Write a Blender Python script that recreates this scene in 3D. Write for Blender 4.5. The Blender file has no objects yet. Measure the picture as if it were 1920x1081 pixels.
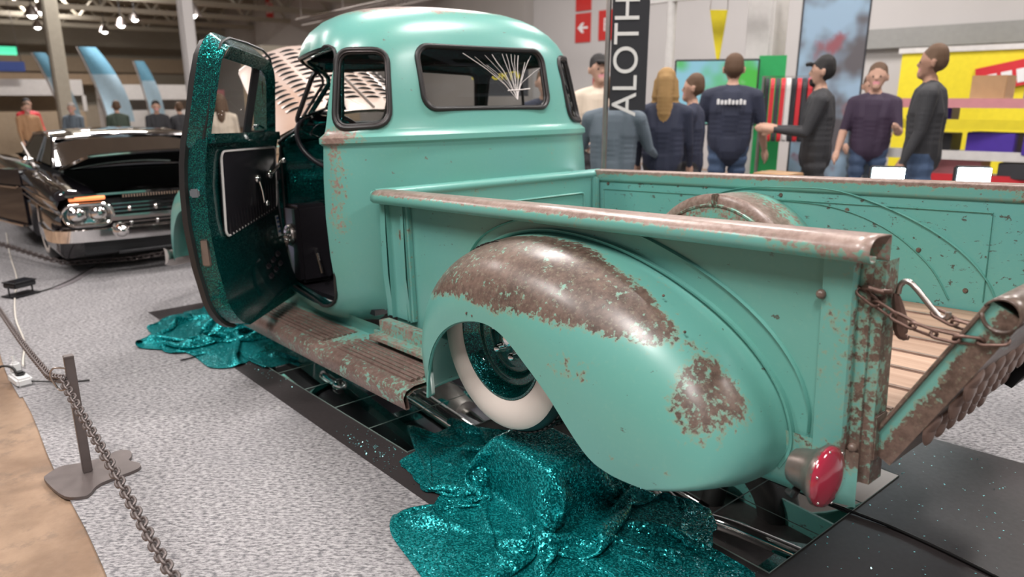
import bpy, bmesh, math, random
import numpy as np
from mathutils import Vector, Matrix
from mathutils.bvhtree import BVHTree
random.seed(7); RNG = np.random.default_rng(7)
R = math.radians; PI = math.pi
scene = bpy.context.scene; COL = scene.collection

# ------------------------------------------------------------------ camera
cd = bpy.data.cameras.new('camera'); cam = bpy.data.objects.new('camera', cd); COL.objects.link(cam)
cam.location = (-2.715, 2.223, 1.38)
cam.rotation_euler = (R(90-15.1), 0, R(-39.8-90))
cd.sensor_fit = 'HORIZONTAL'; cd.sensor_width = 36; cd.lens = 1350/1920*36
cd.clip_start = .05; cd.clip_end = 200
cd.dof.use_dof = True; cd.dof.focus_distance = 2.25
cd.dof.aperture_fstop = (cd.lens/1000)/.011
scene.camera = cam
# ------------------------------------------------------------------ light
vs = scene.view_settings
vs.view_transform = 'Standard'; vs.look = 'None'; vs.gamma = 1; vs.use_curve_mapping = False; vs.exposure = -.42
w = bpy.data.worlds.new('hall_air'); scene.world = w; w.use_nodes = True
w.node_tree.nodes['Background'].inputs[0].default_value = (.80, .80, .84, 1)
w.node_tree.nodes['Background'].inputs[1].default_value = .27
def area(name, loc, size, power, col=(1, .945, .915), aim=None):
    l = bpy.data.lights.new(name, 'AREA'); l.shape = 'RECTANGLE'; l.size, l.size_y = size; l.energy = power; l.color = col
    o = bpy.data.objects.new(name, l); COL.objects.link(o); o.location = loc
    if aim is not None: o.rotation_euler = (Vector(aim)-Vector(loc)).to_track_quat('-Z', 'Y').to_euler()
    return o
for i, (x, y, p) in enumerate(((-4.2, 4.6, 300), (-1.2, 3.4, 330), (2.2, 4.4, 260), (-5.4, -1.2, 300), (-.6, -1.6, 300), (3.2, -1.4, 260),
                               (-1.5, -6.2, 330), (3.4, -6.4, 330), (7.5, -5.5, 330), (6.6, 2.2, 160), (13, -1, 420), (20, -2, 560), (27, -2, 560))):
    area('ceiling_light', (x, y, 5.6 if x < 11 else 4.7), (.5, 1.7), p)
# ------------------------------------------------------------------ node materials
MATS = {}
class NT:
    def __init__(s, name):
        s.m = bpy.data.materials.new(name); s.m.use_nodes = True; s.t = s.m.node_tree; s.b = s.t.nodes['Principled BSDF']; s.out = s.t.nodes['Material Output']
        MATS[name] = s.m
    def n(s, typ, **kw):
        nd = s.t.nodes.new(typ)
        for k, v in kw.items(): setattr(nd, k, v)
        return nd
    def l(s, a, b): s.t.links.new(a, b)
    def put(s, sock, v):
        if isinstance(v, bpy.types.NodeSocket): s.l(v, sock)
        else: sock.default_value = (*v, 1) if isinstance(v, (tuple, list)) and len(v) == 3 and sock.type == 'RGBA' else v
    def math(s, op, a, b=0, clamp=False):
        nd = s.n('ShaderNodeMath', operation=op, use_clamp=clamp); s.put(nd.inputs[0], a); s.put(nd.inputs[1], b); return nd.outputs[0]
    def mix(s, f, a, b):
        nd = s.n('ShaderNodeMix', data_type='RGBA'); s.put(nd.inputs['Factor'], f); s.put(nd.inputs[6], a); s.put(nd.inputs[7], b); return nd.outputs[2]
    def co(s, kind='Object', scale=None):
        o = s.n('ShaderNodeTexCoord').outputs[kind]
        if scale:
            mp = s.n('ShaderNodeMapping'); mp.inputs['Scale'].default_value = scale; s.l(o, mp.inputs['Vector']); o = mp.outputs[0]
        return o
    def noise(s, scale, detail=4, vec=None, rough=.5):
        nd = s.n('ShaderNodeTexNoise'); nd.inputs['Scale'].default_value = scale; nd.inputs['Detail'].default_value = detail; nd.inputs['Roughness'].default_value = rough
        s.l(vec if vec is not None else s.co(), nd.inputs['Vector']); return nd.outputs['Fac']
    def step(s, v, lo, hi):
        nd = s.n('ShaderNodeMapRange', interpolation_type='SMOOTHSTEP'); s.put(nd.inputs['Value'], v); nd.inputs['From Min'].default_value = lo; nd.inputs['From Max'].default_value = hi; return nd.outputs[0]
    def bump(s, h, strength=.3, dist=.002):
        nd = s.n('ShaderNodeBump'); nd.inputs['Strength'].default_value = strength; nd.inputs['Distance'].default_value = dist; s.l(h, nd.inputs['Height']); s.l(nd.outputs[0], s.b.inputs['Normal'])
    def set(s, **kw):
        for k, v in kw.items(): s.put(s.b.inputs[{'col': 'Base Color', 'metal': 'Metallic', 'rough': 'Roughness', 'coat': 'Coat Weight', 'crough': 'Coat Roughness', 'spec': 'Specular IOR Level', 'em': 'Emission Color', 'es': 'Emission Strength', 'tr': 'Transmission Weight', 'alpha': 'Alpha', 'sheen': 'Sheen Weight'}[k]], v)
        return s
def plain(name, col, rough=.5, metal=0, var=.12, scale=14, coat=0, **kw):
    t = NT(name); n_ = t.noise(scale, 4)
    t.set(col=t.mix(n_, tuple(c*(1-var) for c in col), tuple(min(1, c*(1+var)) for c in col)), rough=rough, metal=metal, coat=coat, **kw); return t.m
def patina(name, base=(.130, .372, .318), rough=.34, rusty=((.070, .046, .036), (.19, .130, .104)), chips=.66, speck=1.0):
    t = NT(name); v = t.co(); at = t.n('ShaderNodeAttribute', attribute_name='rust').outputs['Fac']
    big = t.noise(2.2, 3, v); mid = t.noise(13, 9, v, .68); fine = t.noise(70, 5, v, .6)
    paint = t.mix(big, (base[0]*1.0, base[1]*1.04, base[2]*.94), (base[0]*1.05, base[1]*.98, base[2]*1.12))
    paint = t.mix(t.math('MULTIPLY', t.step(fine, .5, .8), .25), paint, (.22, .44, .35))
    raw = t.math('ADD', at, t.math('ADD', t.math('MULTIPLY', t.math('SUBTRACT', mid, .5), 1.05), t.math('MULTIPLY', t.math('SUBTRACT', fine, .5), 1.1)))
    m = t.step(raw, .44, .56); halo = t.math('MULTIPLY', t.step(raw, .30, .46), .55)
    ru = t.mix(t.math('ADD', t.math('MULTIPLY', t.step(t.noise(44, 6, v, .7), .36, .64), .55), t.math('MULTIPLY', t.step(t.noise(3.2, 3, v), .38, .62), .45)), rusty[0], rusty[1])
    ru = t.mix(t.math('MULTIPLY', t.step(t.noise(85, 4, v, .6), .56, .66), .45*speck), ru, (.24, .235, .165))
    c = t.mix(halo, paint, (.26, .30, .20)); c = t.mix(m, c, ru)
    chip = t.step(t.noise(24, 7, t.co('Object', (1, 1, 1.3)), .7), chips, chips+.02)
    c = t.mix(t.math('MULTIPLY', chip, .85), c, rusty[0])
    scr = t.step(t.noise(9, 6, t.co('Object', (1.3, 1.3, 5)), .75), chips+.01, chips+.025); c = t.mix(t.math('MULTIPLY', scr, .7), c, rusty[0])
    t.set(col=c, rough=t.math('ADD', t.math('MULTIPLY', m, .05), rough), coat=.35, crough=.22)
    t.bump(t.math('ADD', t.math('MULTIPLY', m, -.6), t.math('MULTIPLY', fine, .25)), .25, .0015); return t.m
patina('patina_paint'); patina('patina_tan', rusty=((.17, .105, .083), (.36, .262, .225)), speck=.5); patina('patina_tread', rusty=((.105, .066, .055), (.215, .142, .120)), speck=.25); patina('inside_paint', (.125, .38, .34), .42, chips=.615)
def flake(name, deep, bright, scale, rough=.28, frac=.5, tilt=.55):
    t = NT(name); vo = t.n('ShaderNodeTexVoronoi'); vo.inputs['Scale'].default_value = scale; t.l(t.co(), vo.inputs['Vector'])
    sep = t.n('ShaderNodeSeparateColor'); t.l(vo.outputs['Color'], sep.inputs[0])
    k = t.step(sep.outputs[0], frac, 1.0)
    c = t.mix(k, deep, bright); geo = t.n('ShaderNodeNewGeometry')
    off = t.n('ShaderNodeVectorMath', operation='SUBTRACT'); t.l(vo.outputs['Color'], off.inputs[0]); off.inputs[1].default_value = (.5, .5, .5)
    sc = t.n('ShaderNodeVectorMath', operation='SCALE'); t.l(off.outputs[0], sc.inputs[0]); sc.inputs['Scale'].default_value = tilt
    ad = t.n('ShaderNodeVectorMath', operation='ADD'); t.l(geo.outputs['Normal'], ad.inputs[0]); t.l(sc.outputs[0], ad.inputs[1])
    nm = t.n('ShaderNodeVectorMath', operation='NORMALIZE'); t.l(ad.outputs[0], nm.inputs[0]); t.l(nm.outputs[0], t.b.inputs['Normal'])
    t.set(col=c, metal=.8, rough=rough); return t
t = flake('flake_teal', (.0, .05, .055), (.01, .42, .36), 420, .2, .55, .5); t.set(coat=.9, crough=.05)
t = flake('sequin_cloth', (.0, .15, .16), (.03, .60, .62), 210, .26, .35, .75); t.set(metal=.62)
def glass(name, tint=(1, 1, 1), refl=.06, rough=.0):
    t = NT(name); tr = t.n('ShaderNodeBsdfTransparent'); tr.inputs[0].default_value = (*tint, 1)
    gl = t.n('ShaderNodeBsdfGlossy'); gl.inputs['Roughness'].default_value = rough
    fr = t.n('ShaderNodeFresnel'); fr.inputs[0].default_value = 1.4
    mx = t.n('ShaderNodeMixShader'); t.l(t.math('ADD', fr.outputs[0], refl-.03, True), mx.inputs[0]); t.l(tr.outputs[0], mx.inputs[1]); t.l(gl.outputs[0], mx.inputs[2]); t.l(mx.outputs[0], t.out.inputs[0]); return t.m
glass('window_glass', (.93, .95, .95)); glass('smoked_glass', (.45, .6, .62), .35, .03); glass('clear_lens', (.9, .9, .95), .15)
def glow(name, col, s):
    t = NT(name); t.set(col=col, em=col, es=s, rough=.4); return t.m
plain('rubber', (.018, .017, .017), .42); plain('chrome', (.82, .80, .79), .06, 1, .02); plain('steel', (.42, .38, .36), .35, 1, .2); plain('dark_steel', (.10, .085, .085), .45, .6, .3, 30)
plain('mirror', (.86, .9, .9), .0, 1, 0); plain('glass_edge', (.28, .36, .33), .15, .2)
plain('black_paint', (.010, .009, .012), .07, 0, .1, 5, 1); plain('black_trim', (.012, .012, .014), .5); plain('black_vinyl', (.016, .014, .018), .38, 0, .2, 60)
plain('whitewall', (.74, .66, .60), .5, 0, .03); plain('white_piping', (.72, .68, .66), .4); plain('cream_flat', (.66, .62, .56), .6); plain('white_flat', (.72, .72, .72), .55, 0, .04)
plain('rust_chain', (.17, .105, .085), .42, .55, .45, 60); plain('bare_rust', (.27, .18, .145), .38, .25, .5, 22, .3)
plain('stanchion_steel', (.15, .125, .12), .42, .5, .2, 20)
def hood_mat():
    t = NT('hood_bare'); v = t.co(); c = t.mix(t.step(t.noise(1.6, 4, v), .35, .7), (.60, .50, .455), (.50, .33, .25)); t.set(col=c, rough=.36, metal=.2, coat=.3, crough=.25)
hood_mat()
def wood_mat(name, a, b, sc=(1.2, 26, 26), rough=.55):
    t = NT(name); v = t.co('Object', sc); n1 = t.noise(1.0, 8, v, .65); oi = t.n('ShaderNodeObjectInfo')
    c = t.mix(t.step(n1, .3, .72), a, b); c = t.mix(t.math('MULTIPLY', oi.outputs['Random'], .45), c, tuple(x*.6 for x in a)); t.set(col=c, rough=rough); t.bump(n1, .3, .002)
wood_mat('bed_wood', (.25, .14, .09), (.50, .345, .25), (1.0, 20, 20)); 
def carpet():
    t = NT('grey_carpet'); v = t.co('Object', (1, 1.0, 1)); mp = t.n('ShaderNodeMapping'); mp.inputs['Rotation'].default_value = (0, 0, R(-50)); t.l(v, mp.inputs['Vector']); m2 = t.n('ShaderNodeMapping'); m2.inputs['Scale'].default_value = (42, 115, 60); t.l(mp.outputs[0], m2.inputs['Vector']); st = m2.outputs[0]
    f = t.noise(1.0, 5, st, .7); g = t.noise(60, 3, v); h = t.noise(1.3, 5, v, .6)
    c = t.mix(t.step(f, .36, .64), (.115, .112, .12), (.41, .395, .40)); c = t.mix(t.math('MULTIPLY', t.step(g, .45, .7), .28), c, (.55, .53, .54))
    c = t.mix(t.math('MULTIPLY', t.step(h, .45, .68), .38), c, (.19, .185, .195))
    t.set(col=c, rough=.95, spec=.15); t.bump(t.math('ADD', f, g), .6, .004)
carpet()
def mat_mat():
    t = NT('black_mat'); v = t.co(); n1 = t.noise(2.5, 4, v); t.set(col=t.mix(n1, (.026, .021, .022), (.05, .042, .043)), rough=t.math('ADD', t.math('MULTIPLY', t.noise(60, 3, v), .2), .38), spec=.35)
mat_mat()
def conc():
    t = NT('worn_floor'); v = t.co(); n1 = t.noise(1.6, 8, v, .65); n2 = t.noise(7, 6, v, .7); n3 = t.noise(45, 3, v)
    c = t.mix(t.step(n1, .35, .65), (.20, .125, .078), (.35, .235, .155)); c = t.mix(t.math('MULTIPLY', t.step(n2, .50, .66), .6), c, (.15, .105, .075)); c = t.mix(t.step(n2, .74, .78), c, (.6, .54, .48))
    t.set(col=c, rough=t.math('ADD', t.math('MULTIPLY', n3, .2), .45)); t.bump(n3, .2, .002)
conc()
# ------------------------------------------------------------------ mesh helpers
class MB:
    def __init__(s): s.v = []; s.f = []; s.mi = []
    def add(s, vs_, fs, m=0):
        o = len(s.v); s.v += [tuple(float(c) for c in p) for p in vs_]; s.f += [tuple(i+o for i in f) for f in fs]; s.mi += [m]*len(fs); return s
    def box(s, lo, hi, m=0, M=None, bev=0):
        (a, b, c), (d, e, f) = lo, hi
        if bev > 0:
            bm = bmesh.new(); bmesh.ops.create_cube(bm, size=1)
            for v in bm.verts: v.co = Vector(((a+d)/2+v.co.x*(d-a), (b+e)/2+v.co.y*(e-b), (c+f)/2+v.co.z*(f-c)))
            bmesh.ops.bevel(bm, geom=bm.edges[:], offset=bev, segments=2, affect='EDGES'); bm.verts.index_update()
            P = [v.co.copy() for v in bm.verts]; F = [[v.index for v in q.verts] for q in bm.faces]; bm.free()
        else:
            P = [Vector(p) for p in ((a, b, c), (d, b, c), (d, e, c), (a, e, c), (a, b, f), (d, b, f), (d, e, f), (a, e, f))]
            F = [(0, 3, 2, 1), (4, 5, 6, 7), (0, 1, 5, 4), (1, 2, 6, 5), (2, 3, 7, 6), (3, 0, 4, 7)]
        if M is not None: P = [M @ p for p in P]
        return s.add(P, F, m)
    def grid(s, rows, m=0, cu=False, cv=False, flip=False):
        nr, nc = len(rows), len(rows[0]); P = [p for r in rows for p in r]; F = []
        for i in range(nr if cu else nr-1):
            for j in range(nc if cv else nc-1):
                q = (i*nc+j, i*nc+(j+1) % nc, ((i+1) % nr)*nc+(j+1) % nc, ((i+1) % nr)*nc+j); F.append(q[::-1] if flip else q)
        return s.add(P, F, m)
    def tube(s, path, rad, n=10, m=0, closed=False, caps=True, prof=None, up=None):
        path = [Vector(p) for p in path]; N = len(path); rows = []; prev = None
        for i, p in enumerate(path):
            tg = (path[(i+1) % N]-path[i-1]) if closed else (path[min(i+1, N-1)]-path[max(i-1, 0)])
            tg.normalize()
            if prev is None:
                u = Vector(up) if up else (Vector((0, 0, 1)) if abs(tg.z) < .9 else Vector((1, 0, 0)))
            else: u = prev
            u = (u-tg*u.dot(tg)); u.normalize(); prev = u; b = tg.cross(u); r = rad(i/(N-1)) if callable(rad) else rad
            if prof: rows.append([p+u*a*r+b*c*r for a, c in prof])
            else: rows.append([p+u*math.cos(2*PI*k/n)*r+b*math.sin(2*PI*k/n)*r for k in range(n)])
        s.grid(rows, m, cu=closed, cv=True)
        if caps and not closed:
            k = len(rows[0]); s.add(rows[0], [tuple(range(k))], m); s.add(rows[-1], [tuple(range(k))[::-1]], m)
        return s
    def lathe(s, prof, axis='Z', c=(0, 0, 0), n=32, m=0, close=False):
        rows = []
        for k in range(n):
            a = 2*PI*k/n; ca, sa = math.cos(a), math.sin(a); row = []
            for r, h in prof:
                q = {'Z': (r*ca, r*sa, h), 'Y': (r*ca, h, r*sa), 'X': (h, r*ca, r*sa)}[axis]; row.append((q[0]+c[0], q[1]+c[1], q[2]+c[2]))
            rows.append(row)
        return s.grid(rows, m, cu=True, cv=close)
    def prism(s, poly, lo, hi, axis='Y', m=0, bev=0):
        def q(p, h): return {'X': (h, p[0], p[1]), 'Y': (p[0], h, p[1]), 'Z': (p[0], p[1], h)}[axis]
        n = len(poly); P = [q(p, lo) for p in poly]+[q(p, hi) for p in poly]
        F = [tuple(range(n))[::-1], tuple(range(n, 2*n))]+[(i, (i+1) % n, n+(i+1) % n, n+i) for i in range(n)]
        return s.add(P, F, m)
    def ball(s, c, r, m=0, n=12, k=8, sq=(1, 1, 1)):
        rows = [[(c[0]+r*sq[0]*math.sin(PI*j/k)*math.cos(2*PI*i/n), c[1]+r*sq[1]*math.sin(PI*j/k)*math.sin(2*PI*i/n), c[2]+r*sq[2]*math.cos(PI*j/k)) for i in range(n)] for j in range(k+1)]
        return s.grid(rows, m, cv=True)
    def mesh(s, name):
        me = bpy.data.meshes.new(name); me.from_pydata(s.v, [], s.f); me.polygons.foreach_set('material_index', s.mi); me.update(); return me
def link(name, me, mats, parent=None, smooth=40, rust=None, fix=True):
    if isinstance(me, MB): me = me.mesh(name)
    if fix:
        bm = bmesh.new(); bm.from_mesh(me); bmesh.ops.remove_doubles(bm, verts=bm.verts, dist=1e-5); bmesh.ops.recalc_face_normals(bm, faces=bm.faces); bm.to_mesh(me); bm.free()
    me.name = name
    if not me.materials:
        for k in ([mats] if isinstance(mats, str) else mats): me.materials.append(MATS[k])
    if smooth:
        me.shade_smooth()
        if smooth < 180: me.set_sharp_from_angle(angle=R(smooth))
    if rust is not None:
        a = me.attributes.new('rust', 'FLOAT', 'POINT'); a.data.foreach_set('value', [float(rust(v.co)) if callable(rust) else rust for v in me.vertices])
    o = bpy.data.objects.new(name, me); COL.objects.link(o); o.parent = parent; return o
def tag(o, label, cat, group=None, kind=None):
    if label: o['label'] = label
    if cat: o['category'] = cat
    if group: o['group'] = group
    if kind: o['kind'] = kind
    return o
def thing(name, label, cat, loc=(0, 0, 0), rz=0, group=None, kind=None):
    o = bpy.data.objects.new(name, None); COL.objects.link(o); o.location = loc; o.rotation_euler.z = rz; o.empty_display_size = .1
    return tag(o, label, cat, group, kind)
def struct(name, mb, mats, label=None, **kw):
    o = link(name, mb, mats, **kw); o['kind'] = 'structure'
    if label: o['label'] = label
    return o
def dupl(o, parent=None):
    c = o.copy(); COL.objects.link(c); c.parent = parent
    for ch in list(o.children): dupl(ch, c)
    return c
def bake(ob, name=None):
    dg = bpy.context.evaluated_depsgraph_get(); return bpy.data.meshes.new_from_object(ob.evaluated_get(dg))
def sm(x, a, b):
    t_ = min(1, max(0, (x-a)/(b-a))); return t_*t_*(3-2*t_)
def interp(t_, pts): return np.array([np.interp(t_, np.linspace(0, 1, len(pts)), [p[k] for p in pts]) for k in range(len(pts[0]))])
def spline(pts, n, closed=False):
    P = [np.array(p, float) for p in pts]; N = len(P); out = []
    segs = N if closed else N-1
    for k in range(n):
        u = k/(n if closed else n-1)*segs; i = min(int(u), segs-1); f = u-i
        g = (lambda j: P[j % N]) if closed else (lambda j: P[min(max(j, 0), N-1)])
        a, b, c_, d = g(i-1), g(i), g(i+1), g(i+2)
        out.append(.5*((2*b)+(c_-a)*f+(2*a-5*b+4*c_-d)*f*f+(3*b-a-3*c_+d)*f**3))
    return out
def rrect(cx, cz, hx, hz, r, n=6):
    out = []
    for qx, qz, a0 in ((1, 1, 0), (-1, 1, 90), (-1, -1, 180), (1, -1, 270)):
        for k in range(n+1):
            a = R(a0+90*k/n); out.append((cx+qx*(hx-r)+r*math.cos(a), cz+qz*(hz-r)+r*math.sin(a)))
    return out
def round_poly(pts, r, n=5):
    out = []; N = len(pts); rs = r if isinstance(r, (list, tuple)) else [r]*N
    for i in range(N):
        p, a, b = (np.array(pts[j % N], float) for j in (i, i-1, i+1)); ua = (a-p)/np.linalg.norm(a-p); ub = (b-p)/np.linalg.norm(b-p)
        d = min(rs[i], .49*np.linalg.norm(a-p), .49*np.linalg.norm(b-p))
        for k in range(n+1):
            f = k/n; out.append(tuple((1-f)**2*(p+ua*d)+2*f*(1-f)*p+f*f*(p+ub*d)))
    return out
def text(name, s, size, mat, loc, rot, parent=None, align='CENTER', ext=.002, sx=1):
    cu = bpy.data.curves.new(name, 'FONT'); cu.body = s; cu.size = size; cu.align_x = align; cu.align_y = 'CENTER'; cu.extrude = ext
    o = bpy.data.objects.new(name, cu); COL.objects.link(o); me = bake(o); bpy.data.objects.remove(o); bpy.data.curves.remove(cu)
    me.materials.clear(); ob = link(name, me, mat, parent, smooth=0, fix=False); ob.location = loc; ob.rotation_euler = rot; ob.scale.x = sx; return ob
# ================================================================== the pickup truck (rear axle side on a stand, nose down 2.95 degrees)
truck = thing('pickup_truck', 'weathered turquoise vintage pickup truck with rusty rear fender and open door', 'truck')
truck.rotation_euler.y = R(2.95)
def part(name, mb, mats, parent=truck, **kw): return link(name, mb, mats, parent, **kw)
# ---- cab shell: rounded rings stacked in height, closed by a domed roof
LV = [(.36, .76, .07, 1.12), (.385, .80, .035, 1.14), (.43, .825, .01, 1.15), (.52, .842, -.002, 1.15), (.68, .854, -.008, 1.15), (.86, .858, -.008, 1.15), (1.02, .852, -.004, 1.15), (1.10, .845, .0, 1.14),
      (1.165, .838, .004, 1.12), (1.17, .838, .004, 1.12), (1.182, .852, -.008, 1.12), (1.205, .850, -.006, 1.10), (1.225, .826, .014, 1.08), (1.24, .82, .02, 1.06), (1.30, .802, .028, 1.01), (1.38, .784, .04, .965), (1.46, .764, .052, .92), (1.54, .738, .07, .88)]
def ring(z, hy, xr, xf, n=132, er=3.3, ef=5.0, tf=.86):
    xc, hx = (xr+xf)/2, (xf-xr)/2; tt = np.linspace(0, 2*PI, 721); c_, s_ = np.cos(tt), np.sin(tt)
    e = np.where(c_ < 0, er, ef); x = np.sign(c_)*np.abs(c_)**(2/e); y = np.sign(s_)*np.abs(s_)**(2/e)
    k = np.clip((x*hx+.25)/(hx+.25), 0, 1); X = xc+hx*x; Y = hy*y*(1-(1-tf)*k**1.3)
    d = np.concatenate([[0], np.cumsum(np.hypot(np.diff(X), np.diff(Y)))]); q = np.linspace(0, d[-1], n+1)[:-1]
    return [(a, b, z) for a, b in zip(np.interp(q, d, X), np.interp(q, d, Y))]
rows = [ring(*l) for l in LV]
z0, hy0, xr0, xf0 = LV[-1]
for a in np.radians([12, 24, 36, 48, 58, 67, 75, 82, 87]):
    s_ = math.cos(a)**.50; xc = (xr0+xf0)/2; hx = (xf0-xr0)/2; cx = xc+.02*math.sin(a)
    rows.append(ring(z0+.272*math.sin(a), hy0*s_, cx-hx*s_, cx+hx*s_, er=3.3-1.1*math.sin(a), ef=5-2.6*math.sin(a), tf=.86+.1*math.sin(a)))
mb = MB(); mb.grid(rows, cv=True); mb.add(rows[-1], [tuple(range(132))])
cab0 = link('cab_raw', mb, ['patina_tan', 'flake_teal'], smooth=0)
bv = BVHTree.FromPolygons([v.co.copy() for v in cab0.data.vertices], [tuple(p.vertices) for p in cab0.data.polygons])
so = cab0.modifiers.new('s', 'SOLIDIFY'); so.thickness = .028; so.offset = -1; so.material_offset = 1; so.material_offset_rim = 1
CUT = []
def cutter(poly, origin, ux, dr, depth=.5):
    o_, ux, dr = Vector(origin), Vector(ux).normalized(), Vector(dr).normalized(); P = []
    for h in (-depth, depth): P += [o_+ux*u+Vector((0, 0, 1))*z+dr*h for u, z in poly]
    n = len(poly); m = MB(); m.add(P, [tuple(range(n))[::-1], tuple(range(n, 2*n))]+[(i, (i+1) % n, n+(i+1) % n, n+i) for i in range(n)], 1)
    c_ = link('cut', m, ['patina_paint', 'flake_teal'], smooth=0); CUT.append(c_)
    b = cab0.modifiers.new('b', 'BOOLEAN'); b.operation = 'DIFFERENCE'; b.object = c_; b.solver = 'MANIFOLD'
def on_cab(poly, origin, ux, dr, back=0):
    o_, ux, dr = Vector(origin), Vector(ux).normalized(), Vector(dr).normalized(); out = []
    for u, z in poly:
        p = o_+ux*u+Vector((0, 0, z)); h = bv.ray_cast(p+dr*1.5, -dr)
        out.append((h[0] if h[0] is not None else p)-dr*back)
    return out
REARW = (rrect(0, 1.458, .378, .140, .062, 8), (0, 0, 0), (0, -1, 0), (-1, 0, 0))
QA = R(131)
def quarter(sg): return (round_poly([(-.138*sg, 1.252), (.098*sg, 1.245), (.082*sg, 1.578), (-.125*sg, 1.575)], [.07, .07, .06, .06], 6), (.19, .62*sg, 0), (math.sin(QA)*sg, -math.cos(QA), 0) if sg > 0 else (-math.sin(QA), -math.cos(QA), 0), (math.cos(QA), math.sin(QA)*sg, 0))
DOORO = round_poly([(.235, .43), (1.03, .43), (1.03, 1.20), (.845, 1.585), (.245, 1.605)], [.12, .05, .05, .12, .07], 6)
RDOORW = round_poly([(.27, 1.25), (.95, 1.25), (.80, 1.55), (.27, 1.57)], .05, 5)
WS = [round_poly([(.03*s, 1.27), (.60*s, 1.28), (.52*s, 1.545), (.03*s, 1.565)], .05, 5) for s in (1, -1)]
cutter(*REARW); cutter(*quarter(1), depth=.28); cutter(*quarter(-1), depth=.28)
cutter(DOORO, (0, .8, 0), (1, 0, 0), (0, 1, 0), .32); cutter(RDOORW, (0, -.8, 0), (1, 0, 0), (0, -1, 0), .32)
for q in WS: cutter(q, (1, 0, 0), (0, 1, 0), (1, 0, 0), .35)
cutter(rrect(.52, .36, .46, .12, .02), (0, 0, 0), (1, 0, 0), (0, 1, 0), .62)
me = bake(cab0); bpy.data.objects.remove(cab0)
for c_ in CUT: bpy.data.objects.remove(c_)
def cab_rust_sheen(p):
    r = -.05
    if p.y > .3:   # rear left corner streak and quarter window surround
        r += .52*sm(p.x, .03, .10)*(1-sm(p.x, .19, .25))*sm(p.z, .66, .85)*(1-sm(p.z, 1.20, 1.3))*sm(p.y, .70, .78)
        r += .42*sm(p.z, 1.14, 1.20)*(1-sm(p.z, 1.23, 1.28))*sm(p.y, .5, .7)
    r += .30*sm(p.z, 1.72, 1.78)*sm(p.y, -.2, .25)+.46*sm(p.z, 1.74, 1.79)  # roof top: rust, with its pinkish highlight painted into the same mask
    r += .30*(1-sm(p.z, .37, .43))
    r += .3*math.exp(-((p.y+.66)/.05)**2-((p.z-1.19)/.03)**2)*(p.x < .3)
    r += .60*math.exp(-((p.y+.36)/.035)**2-((p.z-1.08)/.04)**2)*(p.x < .1)
    return r
cab = part('cab', me, [], rust=cab_rust_sheen, smooth=38, fix=False)
# gaskets and panes
def pane(name, out, mat, parent, back, dr):
    d = Vector(dr).normalized(); c_ = sum((p for p in out), Vector())/len(out); m = MB()
    P = [p-d*back for p in out]; n = len(P); mid = [p.lerp(c_-d*back, .5)+d*.004 for p in P]
    m.grid([P, mid], cv=True); m.add(mid, [tuple(range(n))]); return part(name, m, mat, parent, smooth=60)
for nm, W_, lab in (('rear_window', REARW, None), ('quarter_window', quarter(1), None), ('quarter_window', quarter(-1), None)):
    out = on_cab(*W_); d = Vector(W_[3]).normalized()
    g = pane(nm, out, 'window_glass', truck, .012, W_[3])
    c_ = sum(out, Vector())/len(out)
    m = MB(); m.tube([p+d*.001+(p-c_).normalized()*.003 for p in out], .0115, 8, closed=True); m.tube([p-d*.007-(p-c_).normalized()*.011 for p in out], .008, 8, closed=True); part('window_rubber', m, 'rubber', g, smooth=60)
    m = MB(); m.tube([p+d*.006-(p-c_).normalized()*.006 for p in out], .0035, 6, closed=True); part('window_bead', m, 'dark_steel', g, smooth=60)
    if nm == 'rear_window':
        yz = lambda x, y: (.378-(x-787)*.00322, 1.590-(y-90)*.0023)
        for x1, y1, bx in ((866, 98, 10), (886, 104, 6), (905, 100, 8), (919, 98, 4), (939, 96, 1), (948, 96, 0), (957, 96, 0), (964, 97, -2), (972, 98, -1), (984, 112, -3), (993, 106, -4), (999, 97, -5), (905, 120, 9), (1024, 118, -18)):
            pts = []
            for k in range(7):
                f = k/6; y, z = yz(957+(x1-957)*f+bx*math.sin(PI*f)+random.uniform(-1, 1), 191+(y1-191)*f); h = bv.ray_cast(Vector((-1, y, z)), Vector((1, 0, 0)))[0]; pts.append((h.x+.006, y, z))
            m = MB(); m.tube(pts, random.choice((.0009, .0013, .0018)), 5); part('glass_crack', m, 'white_piping', g)
        m = MB(); m.tube([(on.x+.006, on.y, on.z) for on in [bv.ray_cast(Vector((-1, *yz(x, y))), Vector((1, 0, 0)))[0] for x, y in ((940, 172), (960, 171), (986, 168))]], .003, 5); part('glass_crack', m, 'white_piping', g)
for q in WS:
    out = on_cab(q, (1, 0, 0), (0, 1, 0), (1, 0, 0)); g = pane('windshield', out, 'window_glass', truck, .012, (1, 0, 0))
    m = MB(); m.tube(out, .013, 6, closed=True); part('window_rubber', m, 'rubber', g)
m = MB(); out = on_cab(RDOORW, (0, -.8, 0), (1, 0, 0), (0, -1, 0)); g = pane('door_window', out, 'window_glass', truck, .014, (0, -1, 0)); m.tube(out, .011, 6, closed=True); part('window_rubber', m, 'rubber', g)
m = MB(); m.tube([(.70, -.775, 1.25), (.66, -.725, 1.56)], .009, 6); part('vent_bar', m, 'black_trim')
# door opening trim on the cab: rubber round the pillar edge
out = on_cab(DOORO, (0, .8, 0), (1, 0, 0), (0, 1, 0)); m = MB(); m.tube([p+Vector((0, .002, 0)) for p in out], .008, 6, closed=True); part('door_seal', m, 'rubber', smooth=60)
m = MB(); m.tube([p-Vector((0, .03, 0)) for p in out], .014, 6, closed=True); part('door_jamb', m, 'flake_teal', smooth=60)
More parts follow.
